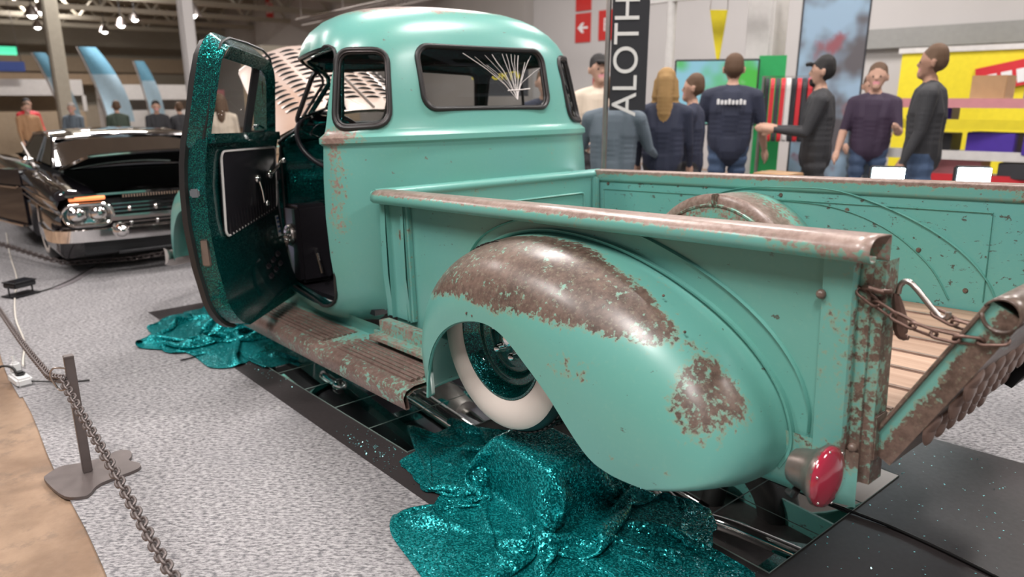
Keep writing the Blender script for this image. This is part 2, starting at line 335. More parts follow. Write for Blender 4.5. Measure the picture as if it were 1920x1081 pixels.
# ---- cab inside
m = MB(); dprof = [(.99, .84), (.97, .95), (.985, 1.08), (1.02, 1.16), (1.07, 1.195), (1.12, 1.20)]
m.grid([[(x, y, z) for x, z in dprof] for y in np.linspace(-.66, .66, 15)]); dash = part('dashboard', m, 'flake_teal', smooth=60)
m = MB(); m.lathe([(0, .02), (.075, .02), (.085, .012), (.085, -.01)], 'X', (.975, .36, 1.03), 24)
part('gauge', m, 'black_trim', dash); m = MB(); m.lathe([(.080, 0), (.088, -.016), (.094, 0)], 'X', (.975, .36, 1.03), 28); part('gauge_ring', m, 'chrome', dash)
for y in (.10, -.02, -.14): m = MB(); m.lathe([(0, -.03), (.014, -.028), (.016, -.005), (.01, 0)], 'X', (.97, y, .92), 12); part('dash_knob', m, 'chrome', dash)
ctr = Vector((.86, .43, 1.18)); ax = Vector((-.75, 0, .66)).normalized(); e1 = Vector((0, 1, 0)); e2 = ax.cross(e1)
m = MB(); m.tube([ctr+e1*math.cos(a)*.205+e2*math.sin(a)*.205 for a in np.linspace(0, 2*PI, 49)[:-1]], .0125, 8, closed=True); sw = part('steering_wheel', m, 'black_vinyl', smooth=60)
m = MB(); m.tube([ctr+e1*math.cos(a)*.13+e2*math.sin(a)*.13 for a in np.linspace(R(200), R(340), 18)], .004, 6); part('horn_ring', m, 'chrome', sw)
m = MB()
for a in (R(90), R(210), R(330)): m.tube([ctr-ax*.03, ctr+(e1*math.cos(a)+e2*math.sin(a))*.2], .008, 6)
part('spoke', m, 'chrome', sw); m = MB(); m.ball(ctr-ax*.02, .045, n=14); part('horn_button', m, 'chrome', sw)
m = MB(); m.tube([ctr-ax*.03, ctr-ax*.30], .022, 10); part('steering_column', m, 'flake_teal')
m = MB(); m.box((.10, -.60, .55), (.62, .60, .72), bev=.05); st = part('bench_seat', m, 'black_vinyl', smooth=60)
m = MB(); m.box((.085, -.58, .70), (.20, .58, 1.12), bev=.05); part('seat_back', m, 'black_vinyl', st, smooth=60)
m = MB(); m.tube([(.62, y, .705) for y in np.linspace(-.58, .58, 12)], .006, 6); part('seat_piping', m, 'white_piping', st)
m = MB(); m.box((.10, -.66, .40), (1.06, .68, .425)); m.box((1.06, -.60, .42), (1.09, .60, 1.15)); part('cab_floor', m, 'black_vinyl')
m = MB(); m.box((.86, .50, .44), (1.08, .69, .86), bev=.02); kp = part('kick_panel', m, 'black_vinyl')
m = MB(); m.lathe([(0, .012), (.05, .012), (.056, .004), (.056, -.006)], 'Y', (.955, .695, .70), 24); part('speaker_grille', m, 'steel', kp)
for k in range(7):
    a = k*2*PI/6; m = MB(); m.ball((.955+(.032*math.cos(a) if k < 6 else 0), .708, .70+(.032*math.sin(a) if k < 6 else 0)), .0085, n=8, k=6); part('grille_boss', m, 'chrome', kp)
m = MB(); m.tube([(.86, .60, .62), (.80, .62, .60), (.76, .62, .50)], .010, 8); part('pedal', m, 'chrome')
for z in (.66, 1.02):
    m = MB(); m.box((.985, .70, z-.03), (1.035, .735, z+.03), bev=.006); m.lathe([(0, -.045), (.012, -.045), (.012, .045), (0, .045)], 'Z', (1.03, .742, z), 12); part('door_hinge', m, 'chrome')
m = MB(); m.box((.80, -.10, 1.475), (.815, .12, 1.54), bev=.006); vm = part('rear_view_mirror', m, 'black_trim'); m = MB(); m.tube([(.81, .01, 1.54), (.86, .01, 1.60)], .006, 6); part('mirror_stem', m, 'chrome', vm)
for y in (.34, -.34): m = MB(); m.box((.72, y-.2, 1.58), (.85, y+.2, 1.594), bev=.005, M=None); part('sun_visor', m, 'black_vinyl')
# ---- open driver door
DA = R(137); DO = Vector((1.02, .755, 0)); DU = Vector((math.cos(DA), math.sin(DA), 0)); DW = Vector((math.sin(DA), -math.cos(DA), 0)); DL = .79
WZ = [(.36, -.035), (.42, -.01), (.52, .022), (.68, .05), (.86, .064), (1.02, .058), (1.12, .046), (1.2, .03), (1.3, .0), (1.45, -.035), (1.62, -.085)]
def wz(z): return float(np.interp(z, [p[0] for p in WZ], [p[1] for p in WZ]))
def D(u, z, w=0): return DO+DU*u+DW*(wz(z)+w)+Vector((0, 0, z))
TH = .10
def ulim(z):
    lo, hi = .0, DL
    if z < .52: hi = DL-.13+.13*math.sqrt(max(0, 1-((.52-z)/.135)**2)); lo = .03-.03*math.sqrt(max(0, 1-((.52-z)/.135)**2))
    return lo, hi
zs = list(np.linspace(.39, .53, 8))+list(np.linspace(.58, 1.22, 14))
def face(w, a=0., b=1.): return [[D(lo+(hi-lo)*(a+(b-a)*k/8), z, w) for k in range(9)] for z in zs for lo, hi in [ulim(z)]]
fo, fi = face(0), face(-TH); m = MB(); m.grid(fo, 0); m.grid(fi, 1, flip=True)
m.grid([[r[0] for r in fo], [r[0] for r in fi]], 1); m.grid([[r[-1] for r in fo], [r[-1] for r in fi]], 1); m.grid([fo[0], fi[0]], 1); m.grid([fo[-1], fi[-1]], 1)
door = part('driver_door', m, ['patina_paint', 'flake_teal'], smooth=50, rust=0); door['label'] = 'open door with dark teal metal flake inside and black trim card'
m = MB(); FR = round_poly([(.03, 1.20), (.185, 1.575), (DL-.04, 1.605), (DL-.03, 1.20)], [.02, .12, .08, .02], 7)
m.tube([D(u, z, -.045) for u, z in FR], 1, closed=True, prof=[(.03, .045), (.03, -.045), (-.03, -.045), (-.03, .045)], up=(0, 0, 1)); part('window_frame', m, 'flake_teal', door, smooth=50)
EDG = [(ulim(z)[1], z) for z in zs]+[(DL-.008, 1.3), (DL-.012, 1.45), (DL-.02, 1.555), (DL-.05, 1.61), (DL-.12, 1.632), (.5, 1.63), (.3, 1.617), (.2, 1.59), (.14, 1.53), (.07, 1.38), (.0, 1.21), (0, .8)]+[(ulim(z)[0], z) for z in zs[:6][::-1]]+[(u, .388) for u in (.2, .4, .55)]
m = MB(); m.tube([D(u, z, -.006) for u, z in EDG], 1, closed=True, prof=[(.012, .016), (.012, -.016), (-.012, -.016), (-.012, .016)]); part('door_edge_rubber', m, 'rubber', door, smooth=40)
m = MB(); m.tube([D(u-.012*(u > .4), z, -.075) for u, z in [e for e in EDG if e[1] > .42]], .006, 6, closed=True); part('door_weatherstrip', m, 'rubber', door, smooth=60)
GP = round_poly([(.05, 1.235), (.195, 1.545), (DL-.075, 1.575), (DL-.065, 1.235)], [.02, .1, .06, .03], 5)
m = MB(); m.add([D(u, z, -.045) for u, z in GP], [tuple(range(len(GP)))]); part('door_glass', m, 'window_glass', door, smooth=0)
m = MB(); m.tube([D(.285, z, -.05) for z in (1.22, 1.4, 1.575)], 1, prof=[(.011, .016), (.011, -.016), (-.011, -.016), (-.011, .016)]); part('vent_bar', m, 'black_trim', door)
m = MB(); m.tube([D(u, z, -.052) for u, z in round_poly([(.075, 1.245), (.205, 1.53), (.262, 1.54), (.262, 1.245)], .03, 4)], .006, 6, closed=True); part('vent_window_frame', m, 'rubber', door)
m = MB(); m.tube([D(.23, 1.27, -.06), D(.25, 1.275, -.085), D(.20, 1.262, -.095)], .006, 6); m.ball(D(.24, 1.27, -.07), .014, n=10); part('vent_latch', m, 'chrome', door)
m = MB(); m.tube([D(u, 1.222, -.10) for u in (.03, .4, DL-.02)], 1, prof=[(.02, .022), (.02, -.022), (-.02, -.022), (-.02, .022)]); part('window_sill', m, 'flake_teal', door)
# trim card with white piping and pleats
def card(poly, w, dpt, mat, nm, n=5):
    m = MB(); f0 = [D(u, z, w) for u, z in poly]; f1 = [D(u, z, w-dpt) for u, z in poly]; k = len(poly); m.grid([f0, f1], cv=True); m.add(f1, [tuple(range(k))]); m.add(f0, [tuple(range(k))]); return part(nm, m, mat, door)
CP = round_poly([(.045, .86), (.67, .79), (.67, 1.165), (.045, 1.165)], .03, 4)
card(CP, -TH, .012, 'black_vinyl', 'trim_card')
m = MB(); m.tube([D(u, z, -TH-.012) for u, z in CP], .0055, 6, closed=True); part('card_piping', m, 'white_piping', door)
m = MB(); m.tube([D(u, z, -TH-.013) for u, z in ((.05, 1.095), (.35, 1.075), (.67, 1.07))], .0042, 6); part('card_piping', m, 'white_piping', door)
for k in range(17):
    u = .085+k*.034; m = MB(); m.tube([D(u, z, -TH-.010) for z in (.85-.09*u, .92, 1.0, 1.05-.03*(u > .3))], .0115, 6); part('card_pleat', m, 'black_vinyl', door, smooth=60)
for u, z, a in ((.30, 1.02, -100), (.14, 1.03, 150)):
    p = D(u, z, -TH-.02); q = lambda du, dz, dw: D(u+du, z+dz, -TH-.02-dw); m = MB(); m.ball(p, .022, n=12); a = R(a)
    m.tube([q(0, 0, .01), q(.06*math.cos(a), .06*math.sin(a), .02), q(.125*math.cos(a), .125*math.sin(a), .022)], lambda t_: .0095-.003*t_, 8); m.ball(q(.125*math.cos(a), .125*math.sin(a), .034), .014, n=10); part('window_crank' if u > .2 else 'door_handle', m, 'chrome', door, smooth=60)
m = MB(); m.add([D(u, z, -TH-.004) for u, z in ((.035, .70), (.075, .70), (.075, .81), (.035, .81))], [(0, 1, 2, 3)]); stc = part('sticker', m, 'white_flat', door, smooth=0)
plain('sticker_blue', (.05, .12, .30), .4)
for z in (.72, .745, .77, .79): m = MB(); m.add([D(u, z+d_, -TH-.006) for u, d_ in ((.04, 0), (.07, 0), (.07, .012), (.04, .012))], [(0, 1, 2, 3)]); part('sticker_print', m, 'sticker_blue', stc, smooth=0)
for k in range(3):
    for j in range(2):
        u, z = .12+k*.075, .565-.018*k+j*.05; m = MB(); m.add([D(u, z, -TH-.001), D(u+.045, z-.008, -TH-.001), D(u+.045, z+.012, -TH-.001), D(u, z+.02, -TH-.001), D(u+.004, z+.002, -TH-.014), D(u+.04, z-.006, -TH-.014)], [(0, 1, 5, 4), (4, 5, 2, 3), (0, 4, 3), (1, 2, 5)]); part('vent_louver', m, 'black_vinyl', door, smooth=0)
m = MB(); m.box((-.03, -.03, -.018), (.03, .012, .018), M=Matrix.Translation(D(DL+.005, 1.0, -.055)) @ Matrix(((DU.x, DW.x, 0), (DU.y, DW.y, 0), (0, 0, 1))).to_4x4(), bev=.006); part('door_latch', m, 'chrome', door)
m = MB(); m.box((-.012, -.02, -.06), (.012, .02, .06), M=Matrix.Translation(D(DL-.006, .74, -.06)) @ Matrix(((DU.x, DW.x, 0), (DU.y, DW.y, 0), (0, 0, 1))).to_4x4(), bev=.006); part('dovetail', m, 'steel', door)
# ---- raised hood with louvers
HA = R(29); HO = Vector((1.17, 0, 1.235))
def hw(a): return .60-.17*(a/1.15)**1.5-.30*max(0, (a-.85)/.30)**2.4
def H(a, b, up=0):
    k = min(1, abs(b)/hw(a)) if hw(a) > 0 else 0; h = .17*(1-k**2.4)-.17-.12*max(0, (a-.8)/.35)**2+up
    return HO+Vector((a*math.cos(HA)-h*math.sin(HA), b, a*math.sin(HA)+h*math.cos(HA)+.12))
m = MB(); As = list(np.linspace(0, .8, 12))+list(np.linspace(.85, 1.14, 10)); Bs = np.sin(np.linspace(-PI/2, PI/2, 29))
m.grid([[H(a, hw(a)*b) for b in Bs] for a in As]); m.grid([[H(a, hw(a)*b, -.02) for b in Bs] for a in As], flip=True)
hood = part('hood', m, 'hood_bare', smooth=60); hood['label'] = 'raised louvered hood in bare pinkish metal'
m = MB(); m.tube([H(a, 0, .004) for a in np.linspace(.02, 1.1, 14)], .008, 6); part('hood_seam', m, 'steel', hood)
lm = MB(); NL = 7   # a punched louver: raised lip, the shade in its mouth painted as a black face
lip = [[(-.0+.026*j/3, -.052+.104*i/NL, .013*math.sin(PI*i/NL)**.7*(1-(j/3)**2)) for j in range(4)] for i in range(NL+1)]; lm.grid(lip, 0)
lm.add([(-.001, -.052+.104*i/NL, .012*math.sin(PI*i/NL)**.7) for i in range(NL+1)]+[(-.006, -.052+.104*i/NL, .001) for i in range(NL+1)], [(i, i+1, NL+2+i, NL+1+i) for i in range(NL)], 1)
lme = lm.mesh('louver'); lme.materials.append(MATS['hood_bare']); lme.materials.append(MATS['black_trim']); lme.shade_smooth()
for bi in (-.43, -.31, -.19, -.07, .07, .19, .31, .43):
    for k in range(13):
        a = .16+k*.058
        if abs(bi)+.05 > hw(a)*.93: continue
        p = H(a, bi); tx = (H(a+.01, bi)-p).normalized(); ty = (H(a, bi+.01)-p).normalized(); nz = tx.cross(ty)
        o = bpy.data.objects.new('louver', lme); COL.objects.link(o); o.parent = hood; o.matrix_local = Matrix(((tx.x, ty.x, nz.x, p.x), (tx.y, ty.y, nz.y, p.y), (tx.z, ty.z, nz.z, p.z), (0, 0, 0, 1)))
# ---- cowl, inner front end and front fenders
m = MB(); m.grid([[(x, y*(.66-.05*(x-1.05)), 1.16+.05*(1-y*y)-.0*(x)) for y in np.linspace(-1, 1, 9)] for x in (1.04, 1.12, 1.2)]); part('cowl', m, 'patina_paint', rust=0, smooth=60)
def ffender(sg):
    m = MB(); rows = []
    for k in range(25):
        f = k/24; a = PI*(1-f); cx, cz = 1.95, .42
        ro = .50+.14*math.exp(-((f-.75)/.2)**2); ri = .36
        row = []
        for j in range(13):
            s_ = j/12*PI/2; q = 1-math.cos(s_)**.8; y = .60+.34*math.sin(s_)**.8; r_ = ro+(ri-ro)*q; row.append((cx+r_*math.cos(a)*1.1, sg*y, cz+r_*math.sin(a)*1.02))
        rows.append(row)
    m.grid(rows); return part('front_fender', m, 'patina_paint', smooth=60, rust=lambda p: .45*sm(p.z, .82, .9)-.05)
ffender(1); ffender(-1)
m = MB(); m.box((1.2, -.42, .45), (2.3, .42, 1.02), bev=.1); part('engine_bay', m, 'black_trim')
bp = spline([(2.28, 1.02, .47), (2.50, .90, .42), (2.62, .6, .42), (2.66, 0, .42), (2.62, -.6, .42), (2.50, -.90, .42), (2.28, -1.02, .47)], 25)
m = MB(); m.tube(bp, 1, prof=[(.055, .0), (.04, .02), (0, .028), (-.04, .02), (-.055, 0), (-.03, .006), (.03, .006)]); part('front_bumper', m, 'steel', smooth=50)
# ---- running boards with ribs, sill and splash pieces
for sg in (1, -1):
    m = MB(); pr = [(.70, .325), (.93, .318), (.965, .305), (.978, .28), (.97, .235), (.955, .235), (.96, .285), (.93, .30), (.70, .305)]
    m.grid([[(x, sg*y, z) for y, z in pr] for x in np.linspace(1.22, -.62, 24)], cv=True); rb = part('running_board', m, 'patina_tread', smooth=50, rust=lambda p: .62-.34*sm(.80-abs(p.y), 0, .07)+.1*sm(p.x, .3, 1))
    for x0, x1 in ((.98, .16), (.02, -.58)):
        for k in range(7):
            m = MB(); y = .755+k*.026; m.tube([(x0, sg*y, .322-.0004*k), ((x0+x1)/2, sg*y, .322), (x1, sg*y, .322)], 1, prof=[(.008, .004), (.004, .0085), (-.004, .0085), (-.004, -.0085), (.004, -.0085), (.008, -.004)]); part('tread_rib', m, 'patina_tread', rb, rust=.7)
    m = MB(); m.grid([[(x, sg*.715, .31), (x, sg*.72, .36), (x, sg*.75, .40)] for x in np.linspace(1.1, -.05, 8)]); part('sill_panel', m, 'patina_paint', smooth=60, rust=lambda p: .2)
    m = MB(); m.box((-.60, min(sg*.64, sg*.80), .30), (.0, max(sg*.64, sg*.80), .425), bev=.055); part('splash_apron', m, 'patina_tan', smooth=60, rust=.50)
# ---- cargo bed
def bedpart(nm, m, rust=0, parent=truck, mat='patina_paint', **kw): return part(nm, m, mat, parent, rust=rust, **kw)
def plate(y0, sg, zlo, zhi, x0=-.05, x1=-2.07, nx=60, nz=14, th=.012):
    m = MB(); a = [[(x, sg*y0, z) for z in np.linspace(zlo, zhi, nz)] for x in np.linspace(x0, x1, nx)]; b = [[(x, sg*(y0-th), z) for z in np.linspace(zlo, zhi, nz)] for x in np.linspace(x0, x1, nx)]
    m.grid(a); m.grid(b, 1, flip=True); m.grid([a[0], b[0]]); m.grid([a[-1], b[-1]]); m.grid([[r[0] for r in a], [r[0] for r in b]]); m.grid([[r[-1] for r in a], [r[-1] for r in b]]); return m
J_ = [(-.625, .30), (-.60, .42), (-.60, .56), (-.635, .69), (-.72, .785), (-.85, .85), (-1.0, .884), (-1.16, .890), (-1.353, .868), (-1.532, .817), (-1.69, .745), (-1.806, .665), (-1.885, .575), (-1.922, .487), (-1.925, .42), (-1.90, .365)]
for sg in (1, -1):
    sp = part('bed_side', plate(.65, sg, .38, .955), ['patina_paint', 'inside_paint'], smooth=40, rust=lambda p: -.04+(.22*sm(p.z, .90, .95) if p.y < 0 else 0)+.12*sm(.46-p.z, 0, .08))
    # pressed crease that follows the fender line, one each side of the sheet
    cr = [(x-(x+1.15)*-.07, z+.05+.02*(x < -1.2)) for x, z in J_[3:15]]
    for yy in (.651, .637):
        m = MB(); m.tube([(x, sg*yy, z) for x, z in spline(cr, 40)], 1, prof=[(.010, 0), (.004, .003), (-.004, .003), (-.010, 0), (-.004, -.003), (.004, -.003)], up=(0, 1, 0)); bedpart('pressed_crease', m, -.1, sp, smooth=60)
    m = MB(); m.tube([(x, sg*.6375, z) for x, z in ((-.10, .57), (-.10, .885), (-1.0, .887), (-1.93, .885), (-1.93, .57))], 1, prof=[(.006, 0), (.003, .003), (-.003, .003), (-.006, 0), (0, -.002)], up=(0, 1, 0)); bedpart('pressed_border', m, -.1, sp, smooth=60)
    m = MB(); m.tube([(x, sg*.6375, z) for x, z in spline([(-1.02, .885), (-1.35, .872), (-1.58, .80), (-1.74, .68), (-1.82, .56)], 24)], 1, prof=[(.007, 0), (.003, .004), (-.003, .004), (-.007, 0), (0, -.002)], up=(0, 1, 0)); bedpart('pressed_arc', m, -.1, sp, smooth=60)
    for x, z in ((-.13, .915), (-1.13, .905), (-1.42, .86), (-1.70, .73), (-1.87, .60), (-.42, .93), (-.75, .925)):
        m = MB(); m.lathe([(0, -.005), (.007, -.005), (.010, 0)], 'Y', (x, sg*.638, z), 10)
        for i, v in enumerate(m.v): m.v[i] = (v[0], sg*.638-sg*(abs(v[1]-sg*.638)), v[2])
        bedpart('bolt', m, .9, sp, smooth=60)
    # top rail: flat inside, rolled outside, open hollow end
    pr = [(.632, .925), (.630, .975), (.638, .984), (.690, .986), (.712, .981), (.728, .968), (.733, .952), (.728, .938), (.716, .930), (.702, .932), (.696, .944)]
    pr = [tuple(p) for p in spline(pr, 30)]; xs = np.linspace(-.035, -2.125, 60); m = MB()
    m.grid([[(x, sg*y, z) for y, z in pr] for x in xs])
    rl = part('bed_rail', m, 'patina_tan', smooth=60, rust=lambda p: .66*sm(p.z, .955, .980)+.06*sm(-p.x, .3, 1.9)+.30*sm(-p.x, 1.85, 2.1)+.14)
    s_ = rl.modifiers.new('thickness', 'SOLIDIFY'); s_.thickness = .003; s_.offset = -1
    m = MB(); m.prism([(y, z) for y, z in rrect(.683*sg, .957, .047, .026, .018, 4)], -.036, -.028, 'X'); bedpart('rail_end_cap', m, .25, rl)
    # front stake: two flanges with a recessed web
    for a, b, yo, nm in ((-.025, -.068, .690, 'stake_flange'), (-.183, -.205, .684, 'stake_flange')):
        m = MB(); m.grid([[(a-k, sg*y, z) for y, z in ((yo-.004, .925), (yo, .8), (yo+.002, .62), (yo-.012, .43))] for k in (0, a-b)]); m.grid([[(b, sg*y, z) for z in np.linspace(.425, .925, 9)] for y in (yo-.006, .655)]); m.grid([[(a, sg*y, z) for z in np.linspace(.425, .925, 9)] for y in (yo-.006, .655)]); bedpart(nm, m, lambda p: .18 if p.x < -.15 else -.02, smooth=30)
    m = MB(); m.grid([[(x, sg*.664, z) for z in np.linspace(.425, .93, 12)] for x in np.linspace(-.06, -.19, 5)]); bedpart('stake_web', m, lambda p: .75*math.exp(-((p.x+.15)/.028)**2-((p.z-.80)/.045)**2)-.05)
    m = MB(); m.grid([[(x, sg*.67, z) for z in np.linspace(.43, .93, 6)] for x in (-.207, -.222)]); m.grid([[(-.222, sg*y, z) for z in np.linspace(.43, .93, 6)] for y in (.67, .652)]); bedpart('stake_edge', m, .30)
    # rear post: outer face, corner channel, inner face
    m = MB(); pz = np.linspace(.40, .925, 18); cols = [(-2.000, .652), (-2.000, .672), (-2.045, .674), (-2.068, .672), (-2.074, .664), (-2.074, .650), (-2.098, .648), (-2.100, .640), (-2.122, .637), (-2.122, .575)]
    m.grid([[(x, sg*y, z) for x, y in cols] for z in pz]); post = bedpart('rear_post', m, lambda p: .27+.24*sm(-p.x, 2.06, 2.08)+.10*sm(.55-p.z, 0, .1), smooth=30)
    for x, y, z in ((-2.086, .652, .485), (-2.125, .60, .52), (-2.0, .675, .84)):
        m = MB(); m.ball((x, sg*y, z), .012, n=10, k=6); bedpart('post_bolt', m, .95, post, smooth=60)
    m = MB(); m.box((-2.128, min(sg*.58, sg*.638), .46), (-2.12, max(sg*.58, sg*.638), .57), bev=.003); bedpart('hinge_plate', m, .6, post)
    # lower rear apron
    m = MB(); m.grid([[(x, sg*(.66-.05*max(0, (.36-z)/.06)**2), z) for z in np.linspace(.31+.03*sm(-x, 1.98, 2.1), .48, 10)] for x in np.linspace(-1.80, -2.105, 14)]); bedpart('rear_apron', m, lambda p: .42*sm(p.z, .40, .46)+.25*sm(-p.x, 2.03, 2.09)-.03, smooth=60)
    # rear fender
    A_ = [(-.703, .295), (-.715, .36), (-.735, .43), (-.774, .505), (-.845, .575), (-.945, .625), (-1.07, .648), (-1.173, .632), (-1.285, .567), (-1.38, .500), (-1.482, .407), (-1.541, .362), (-1.60, .343), (-1.66, .338), (-1.72, .340), (-1.78, .345)]
    NTt, NS = 96, 22; Jc, Ac = spline(J_, NTt), spline(A_, NTt); rows = []; RU = {}
    for i, (j, a) in enumerate(zip(Jc, Ac)):
        t_ = i/(NTt-1); e = .80-.14*sm(t_, .5, .9); yo = .935+.025*math.exp(-((t_-.62)/.25)**2)-.02*sm(.15-t_, 0, .15); row = []
        yo -= .10*sm(t_, .92, 1.0)**2
        row.append((j[0]+(j[0]+1.2)*.012, .651, j[1]+.012*sm(j[1], .4, .6)))
        for k in range(NS):
            s_ = k/(NS-1)*PI/2; q = 1-math.cos(s_)**e; y = .657+(yo-.657)*math.sin(s_)**e
            y -= .035*sm(q, .55, 1)*sm(t_, .12, .3)*(1-sm(t_, .75, .95))*0+.0
            row.append((j[0]+(a[0]-j[0])*q, y, j[1]+(a[1]-j[1])*q))
        row.append((a[0]+.004*(a[0]+1.1)/.5, yo-.022, a[1]+.004)); rows.append([(x, sg*y, z) for x, y, z in row])
    m = MB(); m.grid(rows)
    def frust(p):
        ay = abs(p.y); x, z = p.x, p.z
        low = np.interp(x, [-1.9, -1.75, -1.6, -1.45, -1.3, -1.15, -1.0, -.85, -.7, -.6], [.70, .69, .69, .70, .70, .70, .70, .695, .655, .64])
        up = sm(ay, .675+.05*sm(-x, 1.25, 1.45)+.05*sm(-x, 1.5, 1.7), .715+.05*sm(-x, 1.25, 1.45)+.05*sm(-x, 1.5, 1.7))
        r = .70*sm(z, low-.035, low+.03)*(.25+.75*up)*(1-sm(-x, 1.70, 1.86))
        r += .66*math.exp(-(((x+1.835)/.10)**2+((z-.615)/.135)**2)**2)*sm(ay, .72, .80)
        r += .36*math.exp(-(((x+1.45)/.13)**2+((z-.60)/.06)**2)**1.5)
        r += .5*math.exp(-((z-.395-(x+1.6)*-.06)/.006)**2)*(-1.80 < x < -1.52)
        return r-.03
    fe = bedpart('rear_fender', m, frust, smooth=70); fe['label'] = 'rounded rear fender with brown bare metal showing on its crown'
    so = fe.modifiers.new('thickness', 'SOLIDIFY'); so.thickness = .004; so.offset = -1
    m = MB(); m.tube([(a[0], sg*(.925+.012*math.exp(-((i/47-.62)/.25)**2)), a[1]+.002) for i, a in enumerate(spline(A_[:12], 48))], .006, 6); bedpart('arch_lip', m, .1, fe, smooth=60)
    m = MB(); m.tube([(j[0]+(j[0]+1.2)*.02, sg*.655, j[1]+.012) for j in spline(J_[3:], 60)], 1, prof=[(.011, .003), (.004, .009), (-.004, .009), (-.011, .003), (-.011, -.003), (.011, -.003)], up=(0, 1, 0)); bedpart('fender_welt', m, -.1, fe, smooth=50)
    for x, z in ((-.99, .668), (-1.02, .666), (-1.72, .72), (-1.62, .79)):
        m = MB(); m.ball((x, sg*.944, z-.005), .004, n=8, k=4) if x > -1.1 else m.ball((x, sg*(.80 if x < -1.7 else .76), z), .004, n=8, k=4); bedpart('rivet', m, .9, fe)
# front wall of the bed
m = MB(); m.grid([[(-.042, y, z) for z in np.linspace(.50, .955, 10)] for y in np.linspace(-.64, .64, 30)]); fw_ = bedpart('bed_front', m, lambda p: .36*sm(p.z, .90, .94), smooth=40)
m = MB(); m.tube([(-.02, y, .962) for y in np.linspace(-.685, .70, 40)], 1, prof=[(.026*math.cos(a), .030*math.sin(a)) for a in np.linspace(0, 2*PI, 13)[:-1]]); bedpart('front_roll', m, -.05, fw_, smooth=60)
m = MB(); m.tube([(-.045, y, z) for y, z in round_poly([(-.54, .60), (.54, .60), (.54, .87), (-.54, .87)], .02, 3)], .005, 6, closed=True); bedpart('pressed_border', m, -.1, fw_, smooth=60)
m = MB(); m.box((-.075, -.635, .52), (-.043, -.60, .95), bev=.008); bedpart('corner_post', m, .25, fw_)
m = MB(); m.box((-.075, .60, .52), (-.043, .635, .95), bev=.008); bedpart('corner_post', m, .1, fw_)
# floor planks and strips
pm = MB(); pm.box((-2.10, -.0745, -.012), (-.05, .0745, .006), bev=.004); pme = pm.mesh('plank'); pme.materials.append(MATS['bed_wood'])
sme = MB().box((-2.10, -.011, 0), (-.05, .011, .010), bev=.004).mesh('strip'); sme.materials.append(MATS['bare_rust'])
bf = part('bed_floor', MB().box((-2.10, -.635, .495), (-.05, .635, .512)), 'dark_steel')
for k in range(8):
    o = bpy.data.objects.new('floor_plank', pme); COL.objects.link(o); o.parent = bf; o.location = (0, -.557+k*.159, .525)
    if k < 7: o = bpy.data.objects.new('floor_strip', sme); COL.objects.link(o); o.parent = bf; o.location = (0, -.557+(k+.5)*.159, .526)
m = MB(); m.box((-2.125, -.63, .46), (-2.10, .63, .54), bev=.006); bedpart('rear_sill', m, .5)
for sg in (-1, 1):   # inner wheel tubs
    c_ = (-.97, 0, .53); m = MB(); ang = np.linspace(R(-5), R(185), 30)
    m.grid([[(c_[0]+r_*math.cos(a), sg*y, c_[2]+r_*math.sin(a)) for y, r_ in ((.64, .385), (.44, .385), (.425, .392), (.405, .392), (.395, .38), (.39, .36), (.385, .33), (.38, .18), (.378, .0))] for a in ang]); tb = part('wheel_tub', m, 'patina_tan', smooth=40, rust=lambda p: .62*sm(abs(p.y), .375, .40)*(1-sm(abs(p.y), .5, .62))+.26)
    m = MB(); m.tube([(c_[0]+.345*math.cos(a), sg*.386, c_[2]+.345*math.sin(a)) for a in ang], .007, 6); bedpart('tub_bead', m, .5, tb, smooth=60)
    m = MB(); m.box((-.985, min(sg*.405, sg*.37), .875), (-.965, max(sg*.405, sg*.37), .925), bev=.004); bedpart('tub_tab', m, .6, tb)
# tail gate, leaning back on its chains
GA = R(30); GO = Vector((-2.125, 0, .47))
def G(h, y, o=0): return GO+Vector((-math.sin(GA)*h-math.cos(GA)*o, y, math.cos(GA)*h-math.sin(GA)*o))
m = MB(); hs = np.linspace(0, .44, 12); ys = np.linspace(-.615, .615, 40)
m.grid([[G(h, y, .035) for y in ys] for h in hs]); m.grid([[G(h, y, -.03) for y in ys] for h in hs], flip=True)
for y in (-.615, .615): m.grid([[G(h, y, o) for o in np.linspace(-.03, .035, 6)] for h in hs])
m.grid([[G(0, y, .035) for y in ys], [G(0, y, -.03) for y in ys]]); m.grid([[G(.44, y, .035) for y in ys], [G(.44, y, -.03) for y in ys]])
gate = bedpart('tailgate', m, lambda p: .70 if abs(p.y) < .60 else .20+.50*sm((p-GO).dot(Vector((-math.cos(GA), 0, -math.sin(GA)))), -.020, .006), smooth=30)
m = MB(); rl_ = [G(.44+.036*math.sin(a)-.012, 0, .0-.036*math.cos(a)*1) for a in np.linspace(0, 2*PI*.92, 22)]
m.grid([[(p.x, y, p.z) for p in rl_] for y in np.linspace(-.625, .625, 24)]); o = bedpart('gate_roll', m, .8, gate, smooth=60); s_ = o.modifiers.new('thickness', 'SOLIDIFY'); s_.thickness = .005
m = MB(); m.tube([G(h, .618, -.031) for h in np.linspace(0, .43, 8)], .005, 6); bedpart('gate_flange', m, .8, gate)
